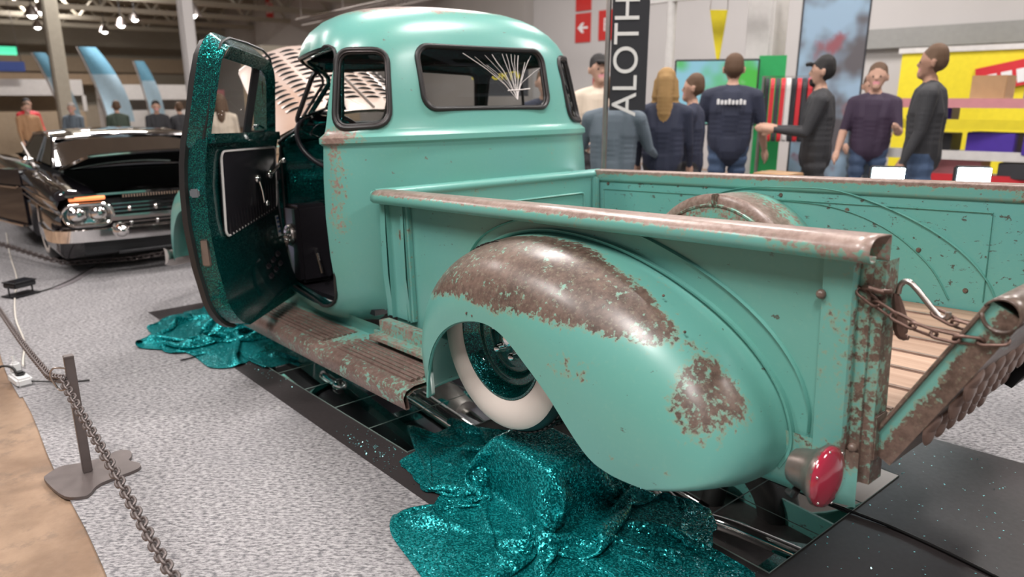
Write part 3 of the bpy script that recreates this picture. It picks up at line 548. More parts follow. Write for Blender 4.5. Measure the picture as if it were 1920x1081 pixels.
# fish-scale louvers on the outer face, either side of the plate recess
sc = MB(); sc.grid([[(.031*math.cos(a)*math.sin(b), .026*(math.sin(b)*max(0, -math.sin(a))*.75+math.cos(b)*.6), .040*math.sin(a)*math.sin(b)-.004) for a in np.linspace(0, 2*PI, 17)] for b in np.linspace(.05, PI/2, 7)])
sc.tube([(.030*math.cos(a), .003+.0195*max(0, -math.sin(a)), .039*math.sin(a)-.004) for a in np.linspace(PI*1.08, PI*1.92, 11)], .0016, 5)
sme2 = sc.mesh('scale_louver'); sme2.materials.append(MATS['bare_rust']); sme2.shade_smooth()
for row, h in enumerate((.12, .19, .26)):
    for k in range(9):
        y = .57-k*.064-(.032 if row % 2 else 0)
        for yy in ((y, -y) if y > .20 else ()):
            o = bpy.data.objects.new('scale_louver', sme2); COL.objects.link(o); o.parent = gate
            n_ = Vector((-math.cos(GA), 0, -math.sin(GA))); u_ = Vector((-math.sin(GA), 0, math.cos(GA))); p = G(h, yy, .034)
            o.matrix_local = Matrix(((0, n_.x, u_.x, p.x), (1, n_.y, u_.y, p.y), (0, n_.z, u_.z, p.z), (0, 0, 0, 1)))
m = MB(); m.grid([[G(h, y, o) for y in (-.19, .19)] for h, o in ((.30, .036), (.305, .075), (.14, .075), (.135, .036))]); pr_ = part('plate_recess', m, 'black_trim', gate)
m = MB(); m.add([G(h, y, .078) for h, y in ((.155, .17), (.155, -.17), (.29, -.17), (.29, .17))], [(0, 1, 2, 3)]); lp = part('license_plate', m, 'white_flat', gate, smooth=0)
for k, y in enumerate((.13, .085, .04)):
    m = MB(); m.tube([G(.222+.035*math.sin(a), y+.014*math.cos(a), .080) for a in np.linspace(0, 2*PI, 15)[:-1]], .004, 5, closed=True); part('plate_digit', m, 'black_trim', gate)
# chains: links along a sagging line
def link_mesh(L=.030, Wd=.017, r=.0036, n=6, square=False):
    pts = []; k_ = 7; e = 1.0
    for k in range(2*k_):
        a = PI*k/(k_-1) if k < k_ else PI+PI*(k-k_)/(k_-1); s = 1 if k < k_ else -1
        pts.append((s*(L/2-Wd/2)+Wd/2*math.sin(a), Wd/2*math.cos(a), 0))
    return MB().tube(pts, r, n, closed=True)
def chain(path, pitch, me, parent, name='chain_link'):
    P = [np.array(p, float) for p in path]; d = [0]
    for a, b in zip(P, P[1:]): d.append(d[-1]+np.linalg.norm(b-a))
    n = int(d[-1]/pitch); out = []
    for k in range(n+1):
        s = k*pitch; p = Vector([np.interp(s, d, [q[j] for q in P]) for j in range(3)]); p2 = Vector([np.interp(s+pitch*.5, d, [q[j] for q in P]) for j in range(3)]); p1 = Vector([np.interp(max(0, s-pitch*.5), d, [q[j] for q in P]) for j in range(3)])
        tx = (p2-p1).normalized(); ty = Vector((0, 0, 1)).cross(tx).normalized(); tz = tx.cross(ty)
        if k % 2: ty, tz = tz, -ty
        c_, s_ = math.cos(.6), math.sin(.6); ty, tz = ty*c_+tz*s_, tz*c_-ty*s_
        o = bpy.data.objects.new(name, me); COL.objects.link(o); o.parent = parent; o.matrix_local = Matrix(((tx.x, ty.x, tz.x, p.x), (tx.y, ty.y, tz.y, p.y), (tx.z, ty.z, tz.z, p.z), (0, 0, 0, 1))); out.append(o)
    return out
cme = link_mesh(.054, .021, .0036).mesh('chain_link'); cme.materials.append(MATS['rust_chain']); cme.shade_smooth()
def sag(a, b, s, n=14): a, b = np.array(a, float), np.array(b, float); return [a+(b-a)*f+np.array((0, 0, -4*s*f*(1-f))) for f in np.linspace(0, 1, n)]
for sg in (1, -1):
    m = MB(); m.tube([(-2.085, sg*.655, .865), (-2.10, sg*.662, .868), (-2.125, sg*.655, .862), (-2.13, sg*.63, .858), (-2.12, sg*.61, .858)], .006, 8); eye = part('chain_eye', m, 'rust_chain')
    m = MB(); hk = spline([(-2.135, sg*.60, .85), (-2.14, sg*.60, .872), (-2.16, sg*.60, .876), (-2.205, sg*.60, .83), (-2.225, sg*.60, .812), (-2.238, sg*.60, .815), (-2.238, sg*.60, .826)], 24); m.tube(hk, .0065, 8); hook = part('chain_hook', m, 'steel', smooth=60)
    ch = part('tailgate_chain', MB().ball((-2.335, sg*.60, .815), .014, n=10), 'rust_chain')
    chain(sag((-2.232, sg*.60, .814), (-2.335, sg*.60, .812), .012), .042, cme, ch)
    chain(sag((-2.095, sg*.655, .845), (-2.33, sg*.612, .785), .028), .042, cme, ch)
    m = MB(); m.tube(spline([(-2.13, sg*.60, .85), (-2.14, sg*.595, .80), (-2.15, sg*.60, .76), (-2.165, sg*.60, .755)], 12), lambda t_: .006+.010*math.sin(PI*min(1, t_*1.1))**1, 8); part('chain_latch', m, 'rust_chain')
# tail lamp
plain('lamp_bucket', (.24, .20, .18), .32, .7, .3, 40)
lc = (-2.065, .775, .458); LS = 1.28
m = MB(); m.lathe([(a*LS, h*LS) for a, h in [(0, .045), (.030, .042), (.035, .030), (.038, .012), (.048, -.004), (.055, -.011), (.055, -.018)]], 'X', lc, 28); tl = part('tail_lamp', m, 'lamp_bucket', smooth=60)
t = NT('red_lens'); t.set(col=(.36, .022, .05), rough=.14, coat=1, crough=.05)
m = MB(); m.lathe([(a*LS, h*LS) for a, h in [(.053, -.012), (.055, -.016), (.053, -.024), (.045, -.030), (.02, -.037), (0, -.039)]], 'X', lc, 32); ln = part('lamp_lens', m, 'red_lens', tl, smooth=60)
for a in (20, 80, 140, 200, 260, 320): m = MB(); m.ball((lc[0]-.026*LS, lc[1]+.051*LS*math.cos(R(a)), lc[2]+.051*LS*math.sin(R(a))), .0032, n=8, k=5); part('lens_screw', m, 'chrome', tl)
m = MB(); m.tube([(-2.03, .775, .45), (-2.01, .72, .44), (-2.0, .66, .44)], .016, 8); part('lamp_bracket', m, 'patina_paint', tl, rust=.3); m = MB(); m.tube([(-2.03, .79, .41), (-2.02, .785, .39), (-2.0, .77, .385)], .009, 8); part('lamp_wire', m, 'rubber', tl)
# ---- wheels
def wheel(x, z, sg, full=True):
    c_ = (x, 0, z); Y = sg*.80; m = MB(); P_ = lambda pts: [(r_, sg*h) for r_, h in pts]
    m.lathe(P_([(.205, .792), (.212, .806), (.26, .812), (.295, .808), (.308, .798), (.320, .775), (.326, .75), (.327, .69), (.326, .63), (.320, .605), (.29, .575), (.21, .59)]), 'Y', c_, 64); ty = part('tyre', m, 'rubber', smooth=60)
    m = MB(); m.lathe(P_([(.207, .800), (.214, .8095), (.26, .8155), (.295, .8115), (.305, .805)]), 'Y', c_, 64); part('whitewall_band', m, 'whitewall', ty, smooth=60)
    if full:
        tr = MB()
        for k in range(72):
            a = 2*PI*k/72
            for y0, y1 in ((.775, .735), (.735, .70), (.70, .665)):
                M = Matrix.Translation((x, 0, z)) @ Matrix.Rotation(a, 4, 'Y'); tr.box((.323, min(sg*y0, sg*y1)+.004, -.0095), (.331 if y0 < .77 else .327, max(sg*y0, sg*y1)-.002, .0065), M=M)
        o = part('tyre_tread', tr, 'rubber', ty, smooth=0)
    m = MB(); m.lathe(P_([(.208, .795), (.205, .803), (.198, .803), (.192, .792), (.180, .775), (.172, .757), (.163, .752), (.150, .757), (.140, .755), (.130, .742), (.118, .737), (.104, .744), (.090, .744), (.06, .742), (.045, .745), (0, .746)]), 'Y', c_, 56); rim = part('wheel_rim', m, 'flake_teal', smooth=60)
    for k in range(5):
        a = 2*PI*k/5+.5; q = (x+.066*math.cos(a), 0, z+.066*math.sin(a)); m = MB(); m.lathe(P_([(.019, .742), (.019, .752), (.0155, .755), (.0155, .772), (.010, .784), (0, .787)]), 'Y', q, 14); part('lug_nut', m, 'chrome', rim, smooth=50)
    m = MB(); m.lathe(P_([(.036, .742), (.036, .765), (.028, .778), (0, .784)]), 'Y', c_, 20); part('hub_cap', m, 'chrome', rim, smooth=50)
wheel(-.97, .54, 1); wheel(-.97, .54, -1, False); wheel(1.95, .545, 1, False); wheel(1.95, .545, -1, False)
# ---- chassis seen in the floor mirrors
for sg in (1, -1):
    m = MB(); m.tube([(2.3, sg*.40, .42), (1.2, sg*.42, .40), (-.45, sg*.44, .42), (-.75, sg*.46, .58), (-1.25, sg*.46, .58), (-1.6, sg*.46, .44), (-2.05, sg*.46, .44)], 1, prof=[(.06, .025), (.06, -.025), (-.06, -.025), (-.06, .025)], up=(0, 0, 1)); part('frame_rail', m, 'flake_teal', smooth=30)
    m = MB(); m.tube(spline([(1.6, sg*.30, .34), (1.2, sg*.34, .30), (.8, sg*.30, .285), (0, sg*.27, .285), (-.6, sg*.27, .30), (-.95, sg*.28, .44), (-1.3, sg*.28, .38), (-1.95, sg*.33, .33)], 40), .034, 12); part('exhaust_pipe', m, 'chrome', smooth=60)
    m = MB(); m.tube([(-.35, sg*.27, .29), (-.30, sg*.27, .288), (.35, sg*.27, .283), (.40, sg*.27, .283)], lambda t_: .06, 14); part('muffler', m, 'chrome', smooth=60)
    m = MB(); m.tube([(-.97, sg*.55, .40), (-.97, sg*.52, .50), (-.97, sg*.50, .56)], .055, 14); part('air_bag', m, 'rubber')
    m = MB(); m.tube([(-.30, sg*.38, .42), (-.97, sg*.42, .47)], .022, 10); part('link_bar', m, 'chrome')
    m = MB(); m.lathe([(0, -.16), (.09, -.15), (.10, -.1), (.10, .1), (.09, .15), (0, .16)], 'X', (-1.72, sg*.22, .40), 20); part('air_tank', m, 'flake_teal', smooth=60)
    m = MB(); m.tube([(-1.55, sg*.36, .40), (-1.85, sg*.36, .42)], .028, 10); part('shock_absorber', m, 'chrome')
for x, z in ((1.0, .40), (.45, .39), (-.45, .42), (-1.45, .47), (-2.0, .44)):
    m = MB(); m.tube([(x, -.42, z), (x, .42, z)], 1, prof=[(.04, .03), (.04, -.03), (-.04, -.03), (-.04, .03)]); part('cross_member', m, 'flake_teal')
m = MB(); m.tube([(-.97, -.70, .55), (-.97, -.18, .55), (-.97, -.14, .55), (-.97, .14, .55), (-.97, .18, .55), (-.97, .70, .55)], .042, 14); m.ball((-.97, 0, .55), .15, n=20, k=12, sq=(1.1, .8, 1)); part('rear_axle', m, 'chrome', smooth=60)
m = MB(); m.tube([(.35, 0, .42), (-.85, 0, .52)], .038, 14); part('drive_shaft', m, 'chrome', smooth=60)
m = MB(); m.tube([(1.15, 0, .44), (.9, 0, .43), (.55, 0, .41), (.35, 0, .42)], lambda t_: .17-.09*t_, 16); part('gearbox', m, 'steel', smooth=60)
m = MB(); m.box((1.15, -.18, .30), (1.75, .18, .50), bev=.04); ep = part('oil_pan', m, 'chrome', smooth=50)
for k in range(7): m = MB(); m.box((1.19+k*.08, -.17, .292), (1.215+k*.08, .17, .302), bev=.004); part('pan_fin', m, 'chrome', ep)
m = MB(); m.tube([(1.95, -.70, .545), (1.95, .70, .545)], .035, 12); part('front_axle', m, 'chrome')
m = MB(); m.tube(spline([(1.4, .30, .45), (1.2, .45, .36), (1.1, .5, .33), (.9, .5, .32)], 14), .025, 10); m.ball((.9, .5, .32), .045, n=12); part('side_pipe', m, 'chrome', smooth=60)
# ================================================================== floor, carpets, mat, mirrors
struct('floor', MB().grid([[(x, y, -.007) for y in np.linspace(-12, 9, 8)] for x in np.linspace(-9, 34, 10)]), 'worn_floor', smooth=0)
CAR = 'grey flecked exhibition carpet sheets laid edge to edge'
for i, (x0, x1, lab) in enumerate(((-8, 1.188, 'grey flecked carpet sheet under the barrier post and pickup bed'), (1.192, 3.55, 'grey flecked carpet sheet between the cloth heap and the black car'), (3.554, 12, 'grey flecked carpet sheet under the black lowrider car'))):
    m = MB(); e = 2.0+.012*i; yl = lambda x: [-9.2, -2, 0, 1.2, e-.025+.006*math.sin(x*5)+.022*x/3]
    X_ = np.linspace(x0, x1, 40); m.grid([[(x, y, 0) for y in yl(x)] for x in X_]); m.grid([[(x, yl(x)[-1], z) for z in (0, -.006)] for x in X_]); m.grid([[(x, y, -.006) for y in yl(x)] for x in X_])
    for x in (x0, x1): m.grid([[(x, y, z) for y in yl(x)] for z in (0, -.006)])
    o = link('carpet', m, 'grey_carpet', smooth=30); tag(o, lab, 'carpet')
m = MB(); pts = [(2.27, 1.165), (.986, 1.085), (-.413, 1.034), (-1.3, 1.0), (-4, .92), (-4, -1.08), (-2.05, -.902), (-1.69, -.85), (2.33, -.78)]
m.prism(pts, .0005, .0035, 'Z'); tag(link('floor_mat', m, 'black_mat', smooth=0), 'long black rubbery mat lying under the pickup truck', 'mat')
TS = .286; tme = MB().box((-TS/2+.001, -TS/2+.001, 0), (TS/2-.001, TS/2-.001, .0035), 0).mesh('mirror_tile')
for k in ('mirror', 'glass_edge'): tme.materials.append(MATS[k])
for p in tme.polygons: p.material_index = 0 if p.normal.z > .5 else 1
fr = MB(); fr.tube([(sx*(TS/2-.0015), sy*(TS/2-.0015), .0035) for sx, sy in ((1, 1), (-1, 1), (-1, -1), (1, -1))], .0011, 4, closed=True); frm = fr.mesh('tile_edge'); frm.materials.append(MATS['glass_edge'])
def tile(x, y, rz, lab, grp, s=1):
    o = bpy.data.objects.new('mirror_tile', tme); COL.objects.link(o); o.location = (x, y, .0036); o.rotation_euler.z = rz; o.scale = (s, s, 1); tag(o, lab, 'mirror', grp)
    e = bpy.data.objects.new('tile_edge', frm); COL.objects.link(e); e.parent = o
an = math.atan2(.072, 1.353); ux = np.array((math.cos(an), math.sin(an))); uy = np.array((-ux[1], ux[0])); o_ = np.array((-.456, .882))
for i in range(5):
    for j in range(6):
        p = o_+ux*TS*(i+.5)-uy*TS*(j+.5)
        tile(*p, an, 'square mirror tile on the mat alongside the running board' if j == 0 else 'square mirror tile on the mat underneath the cab', 'mirror tiles beside the running board' if j == 0 else 'mirror tiles underneath the cab')
for i in range(2):
    for j in range(3): tile(-1.787+.296*(i+.5), .454-.2955*(j+.5), 0, 'square mirror tile on the mat below the tail lamp', 'mirror tiles below the tail lamp', .296/TS)
# ---- sequinned cloths draped over the wheel stands (small position based cloth solver)
def drape(n, rx, ry, c0, boxes, seed, squeeze=.7, steps=140, iters=12):
    rg = np.random.default_rng(seed); g = np.linspace(-1, 1, n); U, V_ = np.meshgrid(g, g, indexing='ij')
    k_ = .78; X = U*np.sqrt(1-k_*V_**2/2); Y = V_*np.sqrt(1-k_*U**2/2); th = np.arctan2(Y, X); rr = np.hypot(X, Y)
    ed = 1+.06*np.sin(3*th+seed)+.05*np.sin(5*th+2*seed)+.03*np.sin(11*th); X = X*rx*ed; Y = Y*ry*ed
    F = np.stack([X, Y, np.zeros_like(X)], -1); top = max(b[4] for b in boxes)
    P = F.copy()*squeeze; P[..., 0] += c0[0]; P[..., 1] += c0[1]; P[..., 2] = top+.02
    nf = 11; P[..., 2] += rr*(.10*np.sin(nf*th+1.5*np.sin(2*th+seed))+.04*np.sin(17*th+seed*2)); P[..., 2] -= P[..., 2].min()-top*.6
    for a in range(10):
        kx, ky, ph = rg.normal(0, 9, 3); P[..., 2] += .010*np.sin(kx*X+ky*Y+ph)
    V = np.zeros_like(P)
    sl = []
    for s in (0, 1):
        sl += [((slice(s, n-1, 2), slice(None)), (slice(s+1, n, 2), slice(None)), .95, 1), ((slice(None), slice(s, n-1, 2)), (slice(None), slice(s+1, n, 2)), .95, 1)]
    for s in (0, 1):
        sl += [((slice(s, n-1, 2), slice(0, n-1)), (slice(s+1, n, 2), slice(1, n)), .3, 1), ((slice(s, n-1, 2), slice(1, n)), (slice(s+1, n, 2), slice(0, n-1)), .3, 1)]
    for s in (0, 1, 2, 3):
        sl += [((slice(s, n-4, 4), slice(None)), (slice(s+4, n, 4), slice(None)), .06, 3), ((slice(None), slice(s, n-4, 4)), (slice(None), slice(s+4, n, 4)), .06, 3)]
    cons = []
    for a, b, k, ev in sl:
        A, B = F[a], F[b]; q = min(A.shape[0], B.shape[0]), min(A.shape[1], B.shape[1])
        if A.shape[:2] != B.shape[:2]:
            def cut(sl_, m): return tuple(slice(x.start, (x.start or 0)+((m[i]-1)*(x.step or 1))+1, x.step) if x.step else x for i, x in enumerate(sl_))
            a, b = cut(a, q), cut(b, q)
        cons.append((a, b, np.linalg.norm(F[b]-F[a], axis=-1, keepdims=True), k, ev))
    for st in range(steps):
        Q = P.copy(); V *= .965; V[..., 2] -= .0011; P = P+V
        for it in range(iters):
            for a, b, L, k, ev in cons:
                if it % ev: continue
                A, B = P[a], P[b]; d = B-A; l = np.linalg.norm(d, axis=-1, keepdims=True)+1e-9; q = d*((l-L)/l)*.5*k; A += q; B -= q
            low = P[..., 2] < .008; P[..., 2] = np.maximum(P[..., 2], .008)
            for bx, by, hx, hy, hz in boxes:
                dx = hx-np.abs(P[..., 0]-bx); dy = hy-np.abs(P[..., 1]-by); dz = hz-P[..., 2]; ins = (dx > 0) & (dy > 0) & (dz > 0)
                mz = ins & (dz <= np.minimum(dx, dy)); mx = ins & ~mz & (dx <= dy); my = ins & ~mz & ~mx
                P[..., 2][mz] = hz; P[..., 0][mx] = (bx+np.sign(P[..., 0]-bx)*hx)[mx]; P[..., 1][my] = (by+np.sign(P[..., 1]-by)*hy)[my]; low |= mz
        V = P-Q; V[low] *= .12; sp = np.linalg.norm(V, axis=-1, keepdims=True); V *= np.minimum(1, .012/(sp+1e-9))
    return P
def cloth(P, label, grp=None):
    n = P.shape[0]; m = MB(); m.grid([[tuple(P[i, j]) for j in range(n)] for i in range(n)]); o = link('sequin_cloth', m, 'sequin_cloth', smooth=180, fix=False)
    s_ = o.modifiers.new('sub', 'SUBSURF'); s_.levels = s_.render_levels = 1; tag(o, label, 'cloth'); return o
BIG = (-1.05, .695, .165, .115, .222)
cloth(drape(100, 1.08, .66, (-1.08, .725), [BIG], 3, .50), 'teal sequinned cloth draped over a stand below the whitewall wheel')
cloth(drape(80, .98, .66, (1.50, .88), [(1.95, .73, .16, .12, .10), (1.55, .84, .10, .05, .17)], 11, .47, 120), 'teal sequinned cloth heaped on the mat below the open truck door')
for x, y, hx, hy, hz, lab in ((-1.05, .695, .155, .105, .212, 'low black stand hidden by cloth below the whitewall wheel'), (1.95, .73, .15, .11, .09, 'low black stand hidden by cloth below the front wheel')):
    m = MB(); m.box((x-hx, y-hy, .004), (x+hx, y+hy, hz), bev=.01); tag(link('wheel_stand', m, 'black_trim'), lab, 'stand')
# loose sequins on the mat
m = MB()
for k in range(1500):
    q = RNG.random()
    if q < .45: x, y = RNG.normal(-1.62, .09), RNG.normal(.66, .10)
    elif q < .75: x, y = RNG.uniform(-2.4, -1.3), RNG.uniform(-.85, .55)
    elif q < .88: x, y = RNG.normal(-.35, .12), RNG.normal(.98, .06)
    else: x, y = RNG.normal(.9, .2), RNG.normal(.98, .07)
    if -1.80 < x < -1.18 and -.45 < y < .47 and RNG.random() < .9: continue
    if y > 1.02: continue
    r_ = RNG.uniform(.0018, .0036); a = RNG.uniform(0, 6); z = .0038+.0003*RNG.random(); ti = RNG.normal(0, .35, 2)
    m.add([(x+r_*math.cos(a+b), y+r_*math.sin(a+b), z+.0015+r_*(ti[0]*math.cos(a+b)+ti[1]*math.sin(a+b))) for b in (0, 1.57, 3.14, 4.71)], [(0, 1, 2, 3)])
t = NT('sequin_flake'); t.set(col=(.35, .85, .88), metal=.7, rough=.3)
tag(link('loose_sequins', m, 'sequin_flake', smooth=0, fix=False), 'tiny shiny sequins scattered over the black mat', 'sequins', kind='stuff')
# ================================================================== barrier: post, chain, cables, plug, floor lamp
bp_ = thing('barrier_post', 'square steel barrier post on a bone-shaped steel base plate', 'barrier', (.178, 1.89, 0))
bone = [(.03, .14), (-.10, .125), (-.165, .075), (-.17, .02), (-.11, -.01), (-.09, -.06), (-.13, -.10), (-.135, -.15), (-.07, -.175), (-.0, -.135), (.05, -.125), (.09, -.165), (.125, -.145), (.13, -.09), (.10, -.05), (.085, .0), (.12, .05), (.125, .10), (.08, .14)]
bone = [(.027, .134), (-.142, .101), (-.19, .05), (-.183, .025), (-.13, -.02), (-.105, -.144), (-.06, -.165), (-.01, -.14), (.02, -.155), (.071, -.162), (.105, -.13), (.09, -.09), (.08, -.05), (.09, .02), (.105, .07), (.07, .12)]
m = MB(); m.prism([tuple(p) for p in spline(bone, 60, True)], .001, .013, 'Z'); link('base_plate', m, 'stanchion_steel', bp_, smooth=30)
m = MB(); m.box((-.0155, -.0155, .013), (.0155, .0155, .472), bev=.002); link('post', m, 'stanchion_steel', bp_, smooth=30)
m = MB(); m.box((-.0165, -.0165, .466), (.0165, .0165, .474), bev=.002); link('post_cap', m, 'stanchion_steel', bp_)
m = MB(); m.tube(spline([(-.005, .015, .43), (.005, .05, .435), (.03, .06, .40), (.035, .045, .35), (.01, .035, .345), (-.01, .02, .355)], 20), .0035, 6); link('chain_hook', m, 'steel', bp_)
bc = thing('barrier_chain', 'grey steel chain hanging from the square barrier post', 'chain', (.2, 1.935, .40))
blm = link_mesh(.040, .025, .0042).mesh('chain_link'); blm.materials.append(MATS['stanchion_steel']); blm.shade_smooth()
def rel(pts): return [np.array(p)-np.array((.2, 1.935, .40)) for p in pts]
chain(rel([tuple(p) for p in spline([(.20, 1.918, .385), (-.05, 1.915, .36), (-.45, 1.908, .33), (-.72, 1.905, .305), (-.90, 1.905, .295), (-1.05, 1.905, .295), (-1.2, 1.905, .30)], 30)]), .0285, blm, bc)
chain(rel([tuple(p) for p in spline([(.20, 1.92, .385), (.40, 1.932, .335), (.66, 1.93, .29), (1.43, 1.93, .197), (2.53, 1.93, .102), (3.0, 1.93, .08)], 30)]), .0285, blm, bc)
cb = lambda nm, pts, r_, mat, lab, n=40: tag(link(nm, MB().tube([tuple(p) for p in spline(pts, n)], r_, 8), mat, smooth=60), lab, 'cable')
cb('white_cable', [(6.2, 1.55, .006), (4.9, 1.65, .006), (3.9, 1.71, .006), (3.22, 1.795, .006), (2.63, 1.852, .006), (2.1, 1.87, .006), (1.75, 1.915, .006), (1.60, 1.93, .02)], .0055, 'cream_flat', 'white cable running across the carpet to the socket block')
cb('power_cable', [(1.33, 1.93, .02), (1.28, 1.85, .012), (1.24, 1.78, .006), (1.20, 1.70, .006)], .0045, 'rubber', 'short black lead lying beside the white socket block')
cb('rear_cable', [(-1.3, -.03, .009), (-1.6, -.04, .009), (-1.78, -.05, .011), (-1.95, -.065, .009), (-2.2, -.045, .009), (-2.6, .02, .009)], .0055, 'rubber', 'black cable trailing over the mat from under the tailgate')
cb('black_lead', [(1.40, 1.975, .03), (1.42, 1.985, .075), (1.45, 2.03, .085), (1.47, 2.07, .04), (1.40, 2.10, .006), (1.6, 2.2, .006)], .006, 'rubber', 'looped black lead plugged into the white socket block')
sb = thing('socket_block', 'small white socket block with plugs at the carpet edge', 'socket', (1.39, 1.965, 0), R(10))
m = MB(); m.box((-.075, -.035, .001), (.075, .035, .045), bev=.010); link('socket_case', m, 'white_flat', sb, smooth=50)
m = MB(); m.box((.03, -.02, .042), (.07, .02, .10), bev=.010); m.tube([(.05, 0, .095), (.055, .0, .13)], .008, 8); link('white_plug', m, 'white_flat', sb, smooth=50)
m = MB(); m.box((-.03, -.02, .042), (.012, .02, .065), bev=.008); link('black_plug', m, 'rubber', sb, smooth=50)
fl = thing('floor_lamp', 'small black flood lamp standing on the carpet', 'lamp', (3.31, 1.745, 0), R(-60))
m = MB(); m.box((-.10, -.07, .001), (.10, .07, .012), bev=.004); link('lamp_base', m, 'black_trim', fl)
m = MB(); m.tube([(-.085, 0, .012), (-.085, 0, .07), (-.075, 0, .085)], .006, 6); m.tube([(.085, 0, .012), (.085, 0, .07), (.075, 0, .085)], .006, 6); link('lamp_yoke', m, 'black_trim', fl)
m = MB(); m.box((-.08, -.06, .065), (.08, .06, .10), bev=.006); m.box((-.085, -.065, .10), (.085, .065, .108), bev=.003); link('lamp_body', m, 'black_trim', fl)
m = MB(); m.box((-.072, -.052, .108), (.072, .052, .110)); link('lamp_glass', m, 'clear_lens', fl)
l = bpy.data.lights.new('lamp_light', 'SPOT'); l.energy = 6; l.color = (.75, .6, 1); l.spot_size = R(110); lo = bpy.data.objects.new('lamp_light', l); COL.objects.link(lo); lo.parent = fl; lo.location = (0, 0, .13); lo.rotation_euler = (R(-150), 0, 0)
cb('lamp_cable', [(3.31, 1.72, .006), (3.33, 1.60, .006), (3.55, 1.40, .006), (4.13, 1.03, .006), (4.12, .66, .006), (4.15, .2, .006)], .006, 'rubber', 'black cable from the flood lamp toward the black car')
m = MB(); m.prism([(3.36, 1.56), (3.52, 1.46), (4.15, 1.06), (4.13, 1.00), (3.46, 1.40), (3.33, 1.52)], .001, .006, 'Z'); plain('tape_grey', (.22, .20, .21), .5); tag(link('cable_cover', m, 'tape_grey', smooth=0), 'grey strip taped over the cable beside the flood lamp', 'strip')
m = MB(); m.grid([[(1.185+.02*math.sin(7*y)+k*.03, y, .003+.012*abs(math.sin(9*y+k))*(1-k)) for k in (0, 1)] for y in np.linspace(1.13, 1.27, 14)]); t = NT('silver_tape'); t.set(col=(.6, .6, .62), metal=.7, rough=.3); tag(link('tape_scrap', m, 'silver_tape'), 'crinkled strip of silver tape at the carpet seam', 'tape')

# small lamps under the truck: the two on the mirrors are added fill
glow('puck_glow', (1, .97, .9), 12)
for x, y, lab in ((1.24, .66, 'small lit round lamp on the mat beside the running board'), (.30, -.02, 'small added fill lamp on the mirrors below the gearbox'), (-.75, .05, 'small added fill lamp on the mirrors below the rear axle')):
    p = thing('puck_and_fill_lamp', lab, 'lamp', (x, y, .0075)); link('lamp_case', MB().lathe([(0, 0), (.045, 0), (.045, .018), (.038, .022)], 'Z', n=20), 'black_trim', p); link('lamp_disc', MB().lathe([(0, .0225), (.038, .0225)], 'Z', n=20), 'puck_glow', p)
    l = bpy.data.lights.new('lamp_light', 'AREA'); l.shape = 'DISK'; l.size = .07; l.energy = 5; l.color = (1, .96, .9); o = bpy.data.objects.new('lamp_light', l); COL.objects.link(o); o.parent = p; o.location = (0, 0, .03); o.rotation_euler = (PI, 0, 0)
# ================================================================== black lowrider saloon nose to nose with the truck
car = thing('lowrider_car', 'glossy black vintage lowrider car with chrome grille and raised hood', 'car', (3.50, .56, 0), R(180))
def cp(name, mb, mats, parent=car, **kw): kw.setdefault('smooth', 50); return link(name, mb, mats, parent, **kw)
def arch(x):
    z = .15
    for wx in (-1.03, -3.75):
        d = abs(x-wx)
        if d < .36: z = max(z, .15+.33*math.sqrt(max(0, 1-(d/.36)**2))**.7)
    return z
xs = sorted(set([0, -.03, -.08, -.16, -.3, -.45, -.6]+[round(-1.03+d, 3) for d in np.linspace(-.36, .36, 17)]+[-1.6, -1.9, -2.3, -2.7, -3.1]+[round(-3.75+d, 3) for d in np.linspace(-.36, .36, 17)]+[-4.3, -4.5, -4.62, -4.68]), reverse=True)
def hwx(x): return np.interp(x, [-4.7, -4.3, -3, -1, -.4, -.1, 0], [.80, .88, .90, .90, .89, .875, .86])
def ztx(x): return np.interp(x, [-4.7, -4, -3, -1.4, -.4, -.05, 0], [.66, .72, .735, .735, .705, .675, .63])
def side(sg):
    rows = []
    for x in xs:
        hw_, zt, zb = hwx(x), ztx(x), arch(x)
        if x > -.1: zb = .34
        q = [(hw_*.55, zb), (hw_*.95, zb), (hw_*.985, min(zb+.05, zt-.2)), (hw_*.99, .47), (hw_*.965, .50), (hw_, .56), (hw_, zt-.06), (hw_*.975, zt-.015), (hw_*.92, zt), (hw_*.80, zt-.012), (hw_*.70, zt-.018), (hw_*.66, zt-.03)]
        rows.append([(x, sg*y, max(z, zb) if z < .5 else z) for y, z in q])
    m = MB(); m.grid(rows); return m
for sg in (1, -1): cp('body_side', side(sg), 'black_paint')
m = MB(); m.grid([[(x, y, z+.02*(1-(y/.6)**2)) for y in np.linspace(-.60, .60, 9)] for x, z in ((-1.26, .725), (-1.32, .745), (-1.48, .755))]); cp('cowl', m, 'black_paint')
m = MB(); m.grid([[(x, y, z+.02*(1-(y/.62)**2)) for y in np.linspace(-.62, .62, 9)] for x, z in ((-3.5, .74), (-3.9, .73), (-4.4, .69), (-4.66, .60), (-4.68, .3))]); cp('trunk_lid', m, 'black_paint')
m = MB(); m.box((-1.3, -.60, .30), (-.10, .60, .34)); m.box((-1.30, -.6, .34), (-1.27, .6, .72)); m.box((-1.0, -.25, .34), (-.4, .25, .58), bev=.05); cp('engine_bay', m, 'black_trim')
